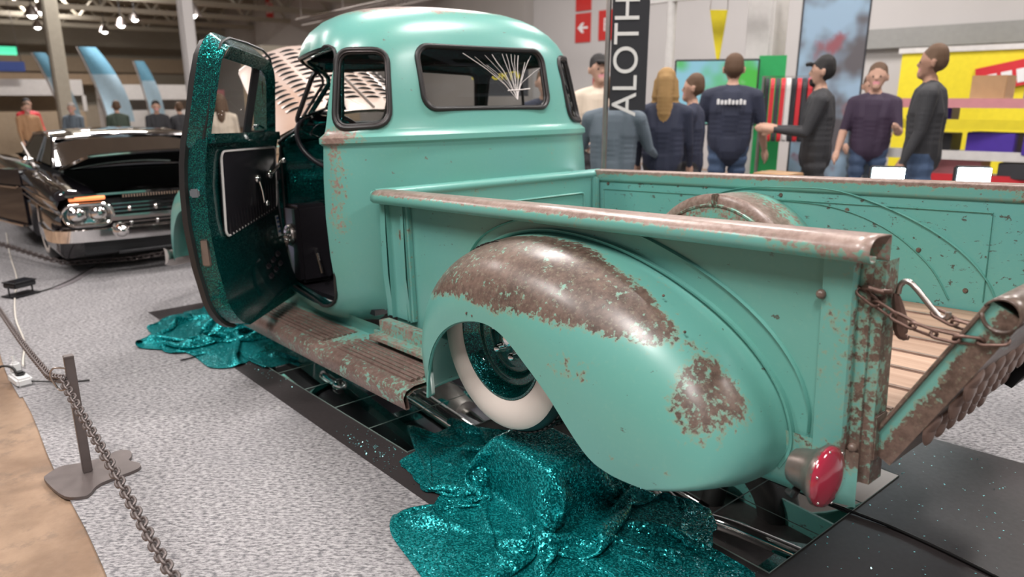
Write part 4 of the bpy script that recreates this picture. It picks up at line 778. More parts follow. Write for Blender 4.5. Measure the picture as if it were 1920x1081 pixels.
# raised hood
m = MB(); hq = lambda f, y, d=0: (-1.27+1.22*f*math.cos(R(9)), y*(.63-.03*f), .745+1.22*f*math.sin(R(9))+.035*(1-y*y)*(1-.4*f)+d)
m.grid([[hq(f, y) for y in np.linspace(-1, 1, 15)] for f in np.linspace(0, 1, 10)]); m.grid([[hq(f, y, -.025) for y in np.linspace(-1, 1, 15)] for f in np.linspace(0, 1, 10)], flip=True); m.grid([[hq(1, y, d) for y in np.linspace(-1, 1, 15)] for d in (0, -.025)])
for s in (1, -1): m.grid([[hq(f, s, d) for f in np.linspace(0, 1, 10)] for d in (0, -.025)])
ho = cp('hood', m, 'black_paint'); m = MB(); m.tube([hq(1, y, -.012) for y in np.linspace(-1, 1, 15)], .008, 6); cp('hood_edge', m, 'chrome', ho)
m = MB(); m.tube([(-.6, .52, .60), (-.25, .58, .86)], .008, 6); cp('hood_prop', m, 'chrome')
# greenhouse
RO = [(-1.42, .60, .755), (-1.75, .575, .985), (-2.0, .56, 1.015), (-2.5, .555, 1.02), (-2.9, .56, .99), (-3.45, .62, .745)]
m = MB(); m.grid([[(x, y*hw_, z+.028*(1-y*y)) for y in np.linspace(-1, 1, 13)] for x, hw_, z in ((-1.72, .575, .975), (-1.80, .57, 1.0), (-2.1, .56, 1.018), (-2.5, .555, 1.02), (-2.85, .56, .998), (-2.95, .565, .975))]); m.grid([[(x, y*hw_, z+.01*(1-y*y)) for y in np.linspace(-1, 1, 13)] for x, hw_, z in ((-1.72, .57, .965), (-2.3, .55, .99), (-2.95, .56, .965))], flip=True); cp('roof', m, 'black_paint', smooth=60)
m = MB(); m.grid([[(x-.09*y*y, y*hw_, z) for y in np.linspace(-1, 1, 13)] for x, hw_, z in ((-1.36, .63, .76), (-1.68, .575, .975))]); cp('windshield', m, 'smoked_glass', smooth=60)
m = MB(); m.grid([[(x, y*hw_, z) for y in np.linspace(-1, 1, 9)] for x, hw_, z in ((-2.95, .56, .975), (-3.5, .62, .75))]); cp('rear_glass', m, 'smoked_glass')
for s in (1, -1):
    m = MB(); m.tube([(-1.46, s*.635, .755), (-1.78, s*.578, .975), (-2.4, s*.563, 1.01), (-2.95, s*.568, .975), (-3.5, s*.64, .745)], .016, 8); cp('pillar', m, 'black_paint', smooth=60)
    m = MB(); m.tube([(-1.74, s*.60, .99), (-2.4, s*.575, 1.022), (-2.95, s*.585, .985)], .007, 6); cp('roof_trim', m, 'chrome')
    m = MB(); m.tube([(-2.25, s*.67, .745), (-2.2, s*.565, 1.0)], .010, 6); cp('side_post', m, 'chrome')
    m = MB(); m.add([(-1.55, s*.655, .755), (-3.4, s*.655, .75), (-2.95, s*.57, .97), (-1.83, s*.575, .98)], [(0, 1, 2, 3)]); cp('side_glass', m, 'smoked_glass', smooth=0)
    m = MB(); m.tube([(x, s*(hwx(x)+.004), z) for x, z in ((-.02, .60), (-.5, .60), (-1.5, .585), (-3.0, .60), (-4.6, .62))], .011, 6); m.tube([(x, s*(hwx(x)+.004), .53) for x in (-.05, -.5, -1.5, -3.0)], .007, 6); cp('side_trim', m, 'chrome')
    m = MB(); m.tube([(-.02, s*.80, .675), (-.3, s*.82, .715), (-.9, s*.825, .742)], .007, 6); cp('fender_spear', m, 'chrome')
    m = MB(); m.tube([(-1.55, s*.74, .745), (-1.50, s*.80, .80)], .008, 6); m.ball((-1.48, s*.83, .815), .05, n=12, sq=(.5, 1, .7)); cp('wing_mirror', m, 'chrome', smooth=60)
m = MB(); m.tube([(-1.42, .655, .75), (-1.73, .575, .98), (-1.76, 0, 1.005), (-1.73, -.575, .98), (-1.42, -.655, .75), (-1.34, 0, .775)], .012, 6, closed=True); cp('windshield_trim', m, 'chrome', smooth=60)
m = MB(); m.tube([(-1.44, -.79, .76), (-1.70, -.83, .96)], lambda t_: .011-.006*t_, 6); cp('antenna', m, 'white_piping')
m = MB(); m.box((-1.58, -.58, .70), (-1.40, .58, .74), bev=.02); cp('dashboard', m, 'black_vinyl'); m = MB(); m.box((-2.2, -.5, .4), (-2.0, .5, .80), bev=.05); cp('front_seat', m, 'cream_flat')
# face: grille, lamps, bumper
m = MB(); m.box((-.10, -.78, .34), (-.05, .78, .60)); cp('grille_back', m, 'black_trim')
for k in range(7):
    m = MB(); z = .385+k*.030; m.tube([(-.015+.02*math.cos(y*1.3), y, z) for y in np.linspace(-.50, .50, 13)], .0075, 6); cp('grille_bar', m, 'chrome')
m = MB(); m.tube([(.02, y, .455) for y in np.linspace(-.52, .52, 9)], 1, prof=[(.016, .01), (.016, -.01), (-.016, -.01), (-.016, .01)]); cp('grille_centre_bar', m, 'chrome')
for y in (-.38, -.19, 0, .19, .38):
    for z in (.41, .52): m = MB(); m.ball((.005, y, z), .020, n=10, k=8, sq=(1.2, .8, 1.2)); cp('grille_stud', m, 'chrome', smooth=60)
m = MB(); m.box((-.08, -.80, .635), (.01, .80, .652), bev=.006); cp('upper_brow', m, 'chrome')
m = MB(); m.box((-.03, -.42, .608), (.004, .42, .632), bev=.004); cp('air_slot', m, 'black_trim')
for k in range(42): m = MB(); m.tube([(.008, -.41+k*.02, .609), (.008, -.41+k*.02, .631)], .0045, 4); cp('slot_fin', m, 'chrome')
glow('amber_lamp', (1, .30, .10), 1.1)
for s in (1, -1):
    m = MB(); m.tube([(.0, s*.54, .62), (.01, s*.60, .62), (-.005, s*.72, .618), (-.03, s*.77, .615)], lambda t_: .016, 8); cp('turn_signal', m, 'amber_lamp', smooth=60)
    m = MB(); ov = rrect(s*.665, .495, .165, .080, .078, 6); m.tube([(.005-.05*max(0, abs(y)-.70)/.15, y, z) for y, z in ov], .017, 8, closed=True); hb = cp('lamp_bezel', m, 'chrome', smooth=60)
    m = MB(); m.prism(ov, -.06, -.02, 'X'); cp('lamp_bowl', m, 'chrome', hb)
    for y in (.590, .735):
        m = MB(); m.lathe([(.062, -.02), (.066, .0), (.060, .006)], 'X', (-.005, s*y, .497), 20); cp('headlamp_ring', m, 'chrome', hb); m = MB(); m.lathe([(.060, .0), (.045, .014), (0, .022)], 'X', (-.005, s*y, .497), 20); cp('headlamp', m, 'lamp_lens' if 'lamp_lens' in MATS else 'chrome', hb, smooth=60)
    m = MB(); m.lathe([(0, .10), (.022, .095), (.045, .07), (.058, .03), (.06, 0), (.06, -.04)], 'X', (.06, s*.475, .372), 18); cp('bumper_guard', m, 'chrome', smooth=60)
m = MB(); bpz = spline([(-.45, .93, .37), (-.15, .93, .36), (.02, .86, .355), (.07, .6, .35), (.09, 0, .345), (.07, -.6, .35), (.02, -.86, .355), (-.15, -.93, .36), (-.45, -.93, .37)], 41)
m.tube(bpz, 1, prof=[(.045, 0), (.03, .02), (-.02, .028), (-.05, .012), (-.05, -.01), (.04, -.012)]); cp('bumper', m, 'chrome')
m = MB(); m.grid([[(.03-.04*abs(y)/.8, y, z) for z in (.19, .31)] for y in np.linspace(-.72, .72, 7)]); m.tube([(.035, -.5, .19), (.035, .5, .19)], .012, 6); cp('lower_valance', m, 'black_trim')
def cwheel(x, s):
    c_ = (x, 0, .30); P_ = lambda pts: [(r_, s*h) for r_, h in pts]; m = MB(); m.lathe(P_([(.18, .83), (.20, .845), (.26, .845), (.29, .83), (.30, .80), (.30, .70), (.28, .66), (.18, .67)]), 'Y', c_, 36); ty = cp('tyre', m, 'rubber', smooth=60)
    m = MB(); m.lathe(P_([(.20, .846), (.21, .85), (.236, .85), (.242, .846)]), 'Y', c_, 36); cp('whitewall_band', m, 'whitewall', ty, smooth=60); m = MB(); m.lathe(P_([(.195, .84), (.19, .82), (.12, .80), (.05, .83), (.03, .86), (0, .865)]), 'Y', c_, 28); cp('wire_wheel', m, 'chrome', ty)
for x in (-1.03, -3.75):
    for s in (1, -1): cwheel(x, s)
# its opened passenger door
m = MB(); ds = round_poly([(0, .22), (.62, .27), (.72, .55), (.70, .72), (0, .735)], [.05, .12, .1, .05, .03], 4)
M = Matrix.Translation((-1.50, -.90, 0)) @ Matrix.Rotation(R(180+20), 4, 'Z'); P0 = [M @ Vector((u, .03-.03*abs(z-.5)/.3, z)) for u, z in ds]; P1 = [M @ Vector((u, -.07, z)) for u, z in ds]; n = len(ds)
m.add(P0+P1, [tuple(range(n)), tuple(range(n, 2*n))[::-1]]+[(i, (i+1) % n, n+(i+1) % n, n+i) for i in range(n)]); cd_ = cp('open_door', m, 'black_paint', smooth=40)
m = MB(); m.tube([M @ Vector((u, .036, .58)) for u in (.02, .4, .70)], .012, 6); m.tube([M @ Vector((u, .03, .235+.05*u)) for u in (.02, .3, .6)], .012, 6); cp('door_trim', m, 'chrome', cd_)
# chain lying across the carpet in front of the black car
gc = thing('floor_chain', 'thin steel chain lying on the carpet below the black car bumper', 'chain', (4.3, 1.0, .03))
gl_ = link_mesh(.06, .036, .006).mesh('chain_link'); gl_.materials.append(MATS['stanchion_steel']); gl_.shade_smooth()
chain([(5.0-4.3, 1.75-1.0, .1), (4.1-4.3, 1.45-1, .05), (3.95-4.3, 1.35-1, .03), (3.75-4.3, .9-1, .04), (3.72-4.3, .4-1, .07), (3.7-4.3, -.1-1, .1)], .045, gl_, gc)
# ================================================================== the hall
plain('wall_grey', (.36, .335, .315), .8, 0, .06, 1.5); plain('wall_light', (.47, .45, .44), .8, 0, .05, 1.2); plain('ceiling_brown', (.24, .20, .16), .9, 0, .3, 1); plain('beam_paint', (.33, .30, .24), .7); plain('band_grey', (.27, .27, .26), .8)
plain('sign_red', (.50, .022, .018), .5); plain('fabric_black', (.018, .018, .022), .8); plain('fabric_blue', (.12, .30, .42), .7); plain('fabric_sky', (.35, .50, .60), .7); plain('yellow', (.75, .62, .02), .6); plain('red', (.55, .02, .03), .5); plain('purple', (.07, .03, .32), .5); plain('pinkish', (.6, .25, .27), .6)
plain('cardboard', (.45, .27, .14), .8); plain('stall_white', (.62, .60, .58), .6); plain('stall_tan', (.42, .33, .23), .7); plain('stall_dark', (.03, .03, .035), .6)
def slab(name, lo, hi, mat, label=None): return struct(name, MB().box(lo, hi), mat, label, smooth=0)
slab('wall_right', (-9, -9.75, -.01), (10.7, -9.6, 6.2), 'wall_light'); slab('wall_back', (10.7, -9.75, -.01), (34, -9.3, 6.2), 'wall_grey'); slab('wall_far', (33.8, -9.3, -.01), (34, 12, 6.2), 'beam_paint')
slab('trim_1', (-9, -9.6, 2.05), (3.0, -9.45, 2.33), 'band_grey'); slab('trim_2', (33.6, -9.3, 2.3), (33.8, 12, 2.9), 'stall_tan')
slab('ceiling', (-9, -9.75, 6.2), (11, 12, 6.3), 'ceiling_brown'); slab('ceiling_2', (11, -9.75, 5.0), (34, 12, 5.1), 'ceiling_brown')
for k in range(6):
    x = 13.5+k*3.4; b = thing('roof_truss', 'brown lattice roof truss spanning the hall below the ceiling', 'truss', (x, 0, 3.85), 0, 'roof trusses across the hall')
    link('top_chord', MB().box((-.08, -9.3, .95), (.08, 10, 1.1)), 'beam_paint', b, smooth=0); link('bottom_chord', MB().box((-.08, -9.3, 0), (.08, 10, .15)), 'beam_paint', b, smooth=0)
    for j in range(12):
        y = -9.2+j*1.5; link('web_strut', MB().tube([(0, y, .1), (0, y+.75, 1.0), (0, y+1.5, .1)], .05, 4), 'beam_paint', b, smooth=0)
glow('lamp_white', (1, .97, .94), 14)
for i, (x, y, z) in enumerate(((16, -.32, 2.95), (16.6, -.59, 3.08), (20, -2.9, 3.16), (21, -3.5, 3.42), (24, -1.5, 3.3), (24.5, -3.4, 3.3), (10.3, -1.78, 2.62))):
    h = thing('pendant_lamp', 'round white pendant lamp hanging from the hall ceiling', 'lamp', (x, y, z), 0, 'pendant lamps along the hall'); link('lamp_rod', MB().tube([(0, 0, .2), (0, 0, (5.0 if x > 11 else 6.2)-z)], .012, 6), 'black_trim', h); link('lamp_shade', MB().lathe([(.03, .22), (.08, .18), (.15, .02), (.16, 0)], 'Z', n=16), 'steel', h); link('lamp_bulb', MB().ball((0, 0, .05), .10, n=12), 'lamp_white', h)
def column(x, y, w_, mat, lab, h=7.5):
    o = thing('column', lab, 'column', (x, y, 0)); link('shaft', MB().box((-w_/2, -w_/2, .15), (w_/2, w_/2, h), bev=.03), mat, o); link('plinth', MB().box((-w_/2-.06, -w_/2-.06, -.005), (w_/2+.06, w_/2+.06, .15), bev=.02), mat, o); return o
column(13.44, -.26, .25, 'beam_paint', 'slim grey-brown steel column beside the blue feather flags', 5.0); column(9.77, -1.53, .20, 'wall_light', 'pale square column rising behind the open truck door', 6.2); column(2.09, -5.55, .34, 'stall_white', 'wide white column between the two shop stands', 6.2)
# signs on the walls
def sign(x, y, z, w_, h, lab, arrow=True, txt=None):
    s = thing('wall_sign', lab, 'sign', (x, y, z)); link('sign_plate', MB().box((-w_/2, 0, -h/2), (w_/2, .02, h/2)), 'sign_red', s, smooth=0)
    if arrow: # arrow points along the wall toward +x
        pts = [(-.36, .05), (.02, .05), (-.10, .24), (.06, .24), (.36, 0), (.06, -.24), (-.10, -.24), (.02, -.05), (-.36, -.05)]; link('arrow', MB().prism([(a*w_*.95, b*w_*.95) for a, b in pts], .021, .026, 'Y'), 'white_flat', s, smooth=0)
    if txt: text('lettering', txt, h*.62, 'white_flat', (0, .026, 0), (R(90), 0, R(180)), s)
    return s
sign(9.05, -9.6, 2.77, .46, .60, 'red wall sign with a white arrow above the pickup roof'); sign(9.05, -9.6, 3.42, .46, .60, 'plain red wall sign above the white arrow sign', False); sign(8.35, -9.6, 2.78, .46, .60, 'red wall sign with a white letter E', False, 'E'); sign(8.5, -9.6, 1.75, .40, .5, 'small red wall sign low behind the man in cream', False)
sign(25.4, -9.3, 4.5, .62, .95, 'red wall sign reading 02 high on the grey wall', False, '02')
# lattice lighting truss in front of the grey wall
lt = thing('lighting_truss', 'thin silver lattice truss hanging above the pickup roof', 'truss', (12, -6, 3.0)); A, B = Vector((3.4, 0, .05)), Vector((-3.2, .1, .12))
for dy, dz in ((0, 0), (.14, .13), (-.14, .13)): link('truss_tube', MB().tube([A+Vector((0, dy, dz)), B+Vector((0, dy, dz))], .016, 6), 'steel', lt)
N = 44
for k in range(N):
    p, q = A.lerp(B, k/N), A.lerp(B, (k+1)/N); link('truss_brace', MB().tube([p, q+Vector((0, .14, .13)), q], .009, 4).tube([p+Vector((0, -.14, .13)), q+Vector((0, .14, .13))], .007, 4), 'steel', lt, smooth=0)
for f in (0, .35, .7, 1): link('truss_hanger', MB().tube([A.lerp(B, f)+Vector((0, 0, .12)), A.lerp(B, f)+Vector((0, 0, 1.9 if f < .3 else 3.05))], .01, 5), 'steel', lt)
# vertical banner with lettering, drape banner and flags
def flag(x, y, z0, h, w_, lean, cols, lab, cat='flag', grp=None):
    f = thing('feather_flag', lab, cat, (x, y, 0), R(-98), grp); m = MB(); rows = []
    for k in range(15):
        t_ = k/14; z = z0+h*t_; ww = w_*(1-.35*t_**3); rows.append([(lean*t_**1.5+u*ww, .05*math.sin(4*t_+3*u), z) for u in np.linspace(0, 1, 6)])
    m.grid(rows); m.mi = [0 if (i//5) < 9 else 1 for i in range(len(m.f))]; link('flag_cloth', m, list(cols), f, smooth=60)
    link('flag_pole', MB().tube([(-.03+lean*max(0, (z-z0)/h)**1.5, 0, z) for z in np.linspace(.03, z0+h, 10)], .018, 6), 'steel', f); link('flag_foot', MB().lathe([(0, .05), (.05, .045), (.28, .02), (.30, -.006)], 'Z', n=16), 'stall_dark', f)
flag(15.3, -.50, .85, 1.35, .32, -.36, ('fabric_sky', 'fabric_blue'), 'leaning pale blue feather flag beside the slim column'); flag(13.6, -1.0, .85, 1.4, .46, -.34, ('fabric_sky', 'fabric_blue'), 'widest pale blue feather flag with a turquoise top'); flag(15.7, -2.3, .9, 1.2, .30, -.20, ('fabric_sky', 'fabric_blue'), 'smaller pale blue feather flag behind the black car roof')
bn = thing('letter_banner', 'dark tall banner with big pale vertical lettering', 'banner', (.753, -1.736, 0), R(41))
link('banner_cloth', MB().box((-.11, -.006, 1.27), (.14, .006, 2.6)), 'fabric_black', bn, smooth=0); link('banner_pole', MB().tube([(.165, 0, .02), (.165, 0, 2.65)], .018, 6), 'steel', bn); link('banner_foot', MB().lathe([(0, .05), (.05, .045), (.3, .02), (.32, -.006)], 'Z', n=16), 'stall_dark', bn)
text('lettering', 'ALOTHY', .24, 'stall_white', (.03, .008, 1.70), (R(90), R(-90), R(180)), bn, sx=1.0)
db = thing('printed_banner', 'tall printed banner in pale blue, grey and dull red', 'banner', (1.36, -5.67, 0), R(27))
link('banner_frame', MB().box((-.34, -.02, .02), (.34, .02, 2.6)), 'stall_dark', db, smooth=0)
pm_ = NT('banner_print'); v = pm_.co(); c_ = pm_.mix(pm_.step(pm_.noise(1.6, 3, v), .42, .58), (.12, .11, .12), (.32, .46, .60)); c_ = pm_.mix(pm_.step(pm_.noise(2.3, 4, pm_.co('Object', (1, 1, .8))), .55, .65), c_, (.30, .10, .12)); pm_.set(col=c_, rough=.6)
link('banner_print', MB().box((-.32, .021, .08), (.32, .026, 2.56)), 'banner_print', db, smooth=0)
# green television stand
tv = thing('display_screen', 'bright green and blue display screen behind the man in the printed T-shirt', 'screen', (2.05, -4.62, 0), R(35))
t = NT('screen_picture'); v = t.co('Object', (1.2, 1, 1.4)); c_ = t.mix(t.step(t.noise(1.3, 2, v), .40, .55), (.10, .62, .08), (.35, .70, .85)); c_ = t.mix(t.step(t.noise(2.2, 2, v), .58, .66), c_, (.55, .8, .5)); t.set(col=(.02, .02, .02), em=c_, es=1.0, rough=.2)
link('screen_case', MB().box((-.42, -.04, 1.05), (.46, 0, 1.74), bev=.01), 'stall_dark', tv); link('screen_glass', MB().box((-.40, .0, 1.07), (.44, .005, 1.72)), 'screen_picture', tv, smooth=0); link('screen_leg', MB().tube([(0, -.02, .02), (0, -.02, 1.05)], .03, 8), 'steel', tv); link('screen_foot', MB().box((-.35, -.2, 0), (.35, .2, .03), bev=.01), 'steel', tv)
gp = thing('green_panel', 'plain green roll-up panel next to the display screen', 'panel', (1.72, -5.12, 0), R(33)); plain('green', (.02, .36, .10), .5); link('panel_sheet', MB().box((-.14, -.008, .3), (.14, .008, 1.78)), 'green', gp, smooth=0); link('panel_foot', MB().box((-.32, -.12, 0), (.32, .12, .06), bev=.01), 'steel', gp); link('panel_pole', MB().tube([(0, -.02, .05), (0, -.02, 1.78)], .012, 6), 'steel', gp)
lp_ = thing('light_pole', 'thin white pole with a lit crossbar beside the dark banner', 'pole', (3.0, -4.98, 0)); link('pole', MB().tube([(0, 0, .02), (0, 0, 2.42)], .055, 10), 'stall_white', lp_); link('pole_foot', MB().lathe([(0, .05), (.2, .03), (.22, 0)], 'Z', n=16), 'stall_white', lp_); link('crossbar', MB().box((-.9, -.05, 2.42), (.6, .05, 2.52)), 'stall_white', lp_)
yf = thing('pennant', 'yellow hanging pennant beside the white column', 'flag', (2.68, -5.39, 2.0)); link('pennant_cloth', MB().prism([(-.16, .32), (.08, .34), (-.08, -.32)], -.006, .006, 'Y'), 'yellow', yf, smooth=0); link('pennant_cord', MB().tube([(-.16, 0, .32), (-.04, 0, 4.2), (.08, 0, .34)], .006, 4), 'steel', yf)
# yellow shop stand
st_ = thing('shop_stand', 'yellow exhibition stand with a slanted red and white sign', 'stand', (1.1, -8.85, 0))
link('stand_board', MB().box((-3.2, -.05, .02), (.86, .0, 1.93)), 'yellow', st_, smooth=0); link('stand_cap', MB().box((-3.25, -.07, 1.93), (.9, .03, 2.0)), 'stall_white', st_, smooth=0)
M = Matrix.Translation((-.75, .02, 1.66)) @ Matrix.Rotation(R(12), 4, 'Y'); link('slanted_sign', MB().box((-1.1, 0, -.15), (.62, .03, .17), M=M), 'red', st_, smooth=0)
for k in range(7): link('sign_stroke', MB().box((.50-k*.17, .031, -.11), (.38-k*.17, .036, .06), M=M), 'white_flat', st_, smooth=0)
def shelf(x, y, rz, lab, levels, w_=1.5):
    s = thing('display_shelf', lab, 'shelf', (x, y, 0), rz)
    for sx in (-1, 1): link('upright', MB().box((sx*w_/2-.02, -.22, 0), (sx*w_/2+.02, .22, levels[-1][0]+.05)), 'stall_dark', s, smooth=0)
    for z, mat in levels: link('shelf_board', MB().box((-w_/2, -.25, z), (w_/2, .26, z+.035)), 'stall_white', s, smooth=0); link('price_strip', MB().box((-w_/2, .26, z-.03), (w_/2, .27, z+.06)), mat, s, smooth=0)
    return s
shelf(-.02, -6.1, R(18), 'display shelf with yellow, red and white edge strips before the yellow stand', ((.55, 'red'), (.78, 'stall_white'), (1.08, 'yellow'), (1.28, 'pinkish')), 1.7)
def boxes(items, lab, grp):
    for x, y, z, sx, sy, sz, mat, l_ in items:
        o = thing('carton', l_ or lab, 'box', (x, y, z), random.uniform(-.1, .1), grp); link('carton_body', MB().box((-sx/2, -sy/2, 0), (sx/2, sy/2, sz), bev=.006), mat, o, smooth=0); link('carton_tape', MB().box((-sx/2, -.02, sz), (sx/2, .02, sz+.002)), 'stall_tan', o, smooth=0)
boxes([(-.65, -6.1, .815, .35, .3, .22, 'purple', 'purple carton on the middle shelf, widest of its shelf'), (-.2, -6.1, .815, .42, .3, .2, 'purple', 'long purple carton beside the widest purple carton'), (.3, -6.1, .815, .3, .3, .18, 'stall_dark', 'black carton at the end of the middle shelf'), (.35, -6.1, 1.115, .3, .3, .13, 'purple', 'purple carton on the third shelf'), (-.1, -6.1, 1.315, .3, .3, .24, 'cardboard', 'brown carton on the top shelf'), (-.55, -6.1, 1.315, .28, .3, .2, 'purple', 'purple carton on the top shelf'), (.1, -6.1, .585, .5, .3, .15, 'pinkish', 'pink carton on the lowest shelf'), (-.5, -6.1, .585, .4, .3, .15, 'stall_dark', 'black carton on the lowest shelf')], '', 'cartons on the display shelf')
boxes([(.49, -3.32, .0, .42, .42, .45, 'stall_tan', 'plain tan carton at the bottom of the two-box pile'), (.49, -3.32, .453, .30, .30, .30, 'cardboard', 'brown cardboard carton on top of the two-box pile')], '', 'two-box pile')
# red and black goods rail beside the white column
gr = thing('garment_rail', 'rail hung with red and black garments beside the white column', 'rail', (1.28, -4.72, 0), R(31)); link('rail_tube', MB().tube([(-.24, 0, .02), (-.24, 0, 1.55), (.24, 0, 1.55), (.24, 0, .02)], .018, 6), 'steel', gr)
for k in range(9):
    o = tag(link('garment', MB().prism([tuple(p) for p in round_poly([(-.14, -.62), (.14, -.62), (.13, -.05), (.04, .0), (-.04, .0), (-.13, -.05)], .05, 3)], -.02, .02, 'X'), ('red', 'stall_dark', 'red', 'fabric_black', 'stall_white')[k % 5], smooth=0), ('bright red', 'black', 'scarlet', 'charcoal', 'white')[k % 5]+' garment hanging on the rail', 'garment', 'garments on the rail'); o.location = gr.matrix_basis @ Vector((-.2+k*.05, 0, 1.54)); o.location = (1.28, -4.72, 1.535); o.location.x += math.cos(R(31))*(-.2+k*.05); o.location.y += math.sin(R(31))*(-.2+k*.05); o.rotation_euler.z = R(31)
# black notice panel with yellow letters seen through the cab
nb = thing('notice_board', 'black notice board with yellow capital letters seen through the cab windows', 'sign', (3.13, -2.47, 0), R(47)); link('board', MB().box((-.30, -.02, 1.36), (.22, .0, 1.68)), 'stall_dark', nb, smooth=0); text('lettering', 'ENFORTV', .115, 'yellow', (.02, .006, 1.555), (R(90), 0, R(180)), nb)
for s in (-1, 1): link('board_leg', MB().tube([(s*.2, -.01, .02), (s*.2, -.01, 1.25)], .02, 6), 'steel', nb)
# far stalls behind the black car
def stall(x, y, w_, h, mat, roof, lab, rz=0):
    s = thing('market_stall', lab, 'stall', (x, y, 0), rz); link('counter', MB().box((-.4, -w_/2, 0), (.4, w_/2, 1.0), bev=.02), mat, s); link('back_panel', MB().box((.9, -w_/2, 0), (.96, w_/2, h)), mat, s, smooth=0); link('fascia', MB().box((-.45, -w_/2, h), (.96, w_/2, h+.35)), roof, s, smooth=0)
    for sy in (-1, 1): link('stall_post', MB().box((-.44, sy*w_/2-.04, 1.0), (-.36, sy*w_/2+.04, h)), 'stall_white', s, smooth=0)
stall(17.3, .1, 2.6, 1.35, 'stall_tan', 'stall_white', 'tan stall with a white fascia behind the leaning flag'); stall(17.2, -2.85, 2.3, 1.25, 'stall_white', 'stall_white', 'white stall behind the black car roof'); stall(19.5, -4.5, 1.3, 1.15, 'pinkish', 'pinkish', 'pink stall beside the pale column'); stall(27, -2.2, 6, 1.7, 'beam_paint', 'stall_tan', 'brown stall at the far end of the hall'); stall(14.5, -5.6, 2.4, 2.1, 'stall_tan', 'beam_paint', 'tan stall behind the raised truck hood')
gs = thing('exit_sign', 'small lit green exit sign on the far wall', 'sign', (33.78, -1.3, 2.95)); glow('exit_green', (.1, .8, .45), 1.5); link('sign_case', MB().box((-.02, -.75, -.32), (.02, .75, .32)), 'stall_dark', gs, smooth=0); link('sign_face', MB().box((-.03, -.7, -.28), (-.02, .7, .28)), 'exit_green', gs, smooth=0)
bl = thing('blue_sign', 'small dark blue hanging sign above the tan stall', 'sign', (16.5, .15, 1.95)); plain('deep_blue', (.02, .05, .22), .5); link('sign_face', MB().box((-.03, -.25, -.1), (.03, .25, .1)), 'deep_blue', bl, smooth=0); link('sign_cord', MB().tube([(0, -.2, .1), (0, 0, 3.05), (0, .2, .1)], .01, 4), 'steel', bl)
# two bright floor floods beyond the bed
glow('flood_white', (.75, .93, 1), 60)
for x, y, lab in ((-.53, -2.97, 'dazzling white flood lamp on a short stand beyond the bed rail'), (-.91, -3.42, 'second dazzling flood lamp on a stand further along the bed rail')):
    f = thing('flood_lamp', lab, 'lamp', (x, y, 0), R(35)); link('stand_pole', MB().tube([(0, 0, .02), (0, 0, .74)], .015, 8), 'black_trim', f); link('stand_foot', MB().box((-.15, -.12, 0), (.15, .12, .02), bev=.005), 'black_trim', f); link('flood_case', MB().box((-.11, -.06, .73), (.11, .02, .90), bev=.01), 'black_trim', f); link('flood_face', MB().box((-.10, .02, .74), (.10, .024, .89)), 'flood_white', f, smooth=0)
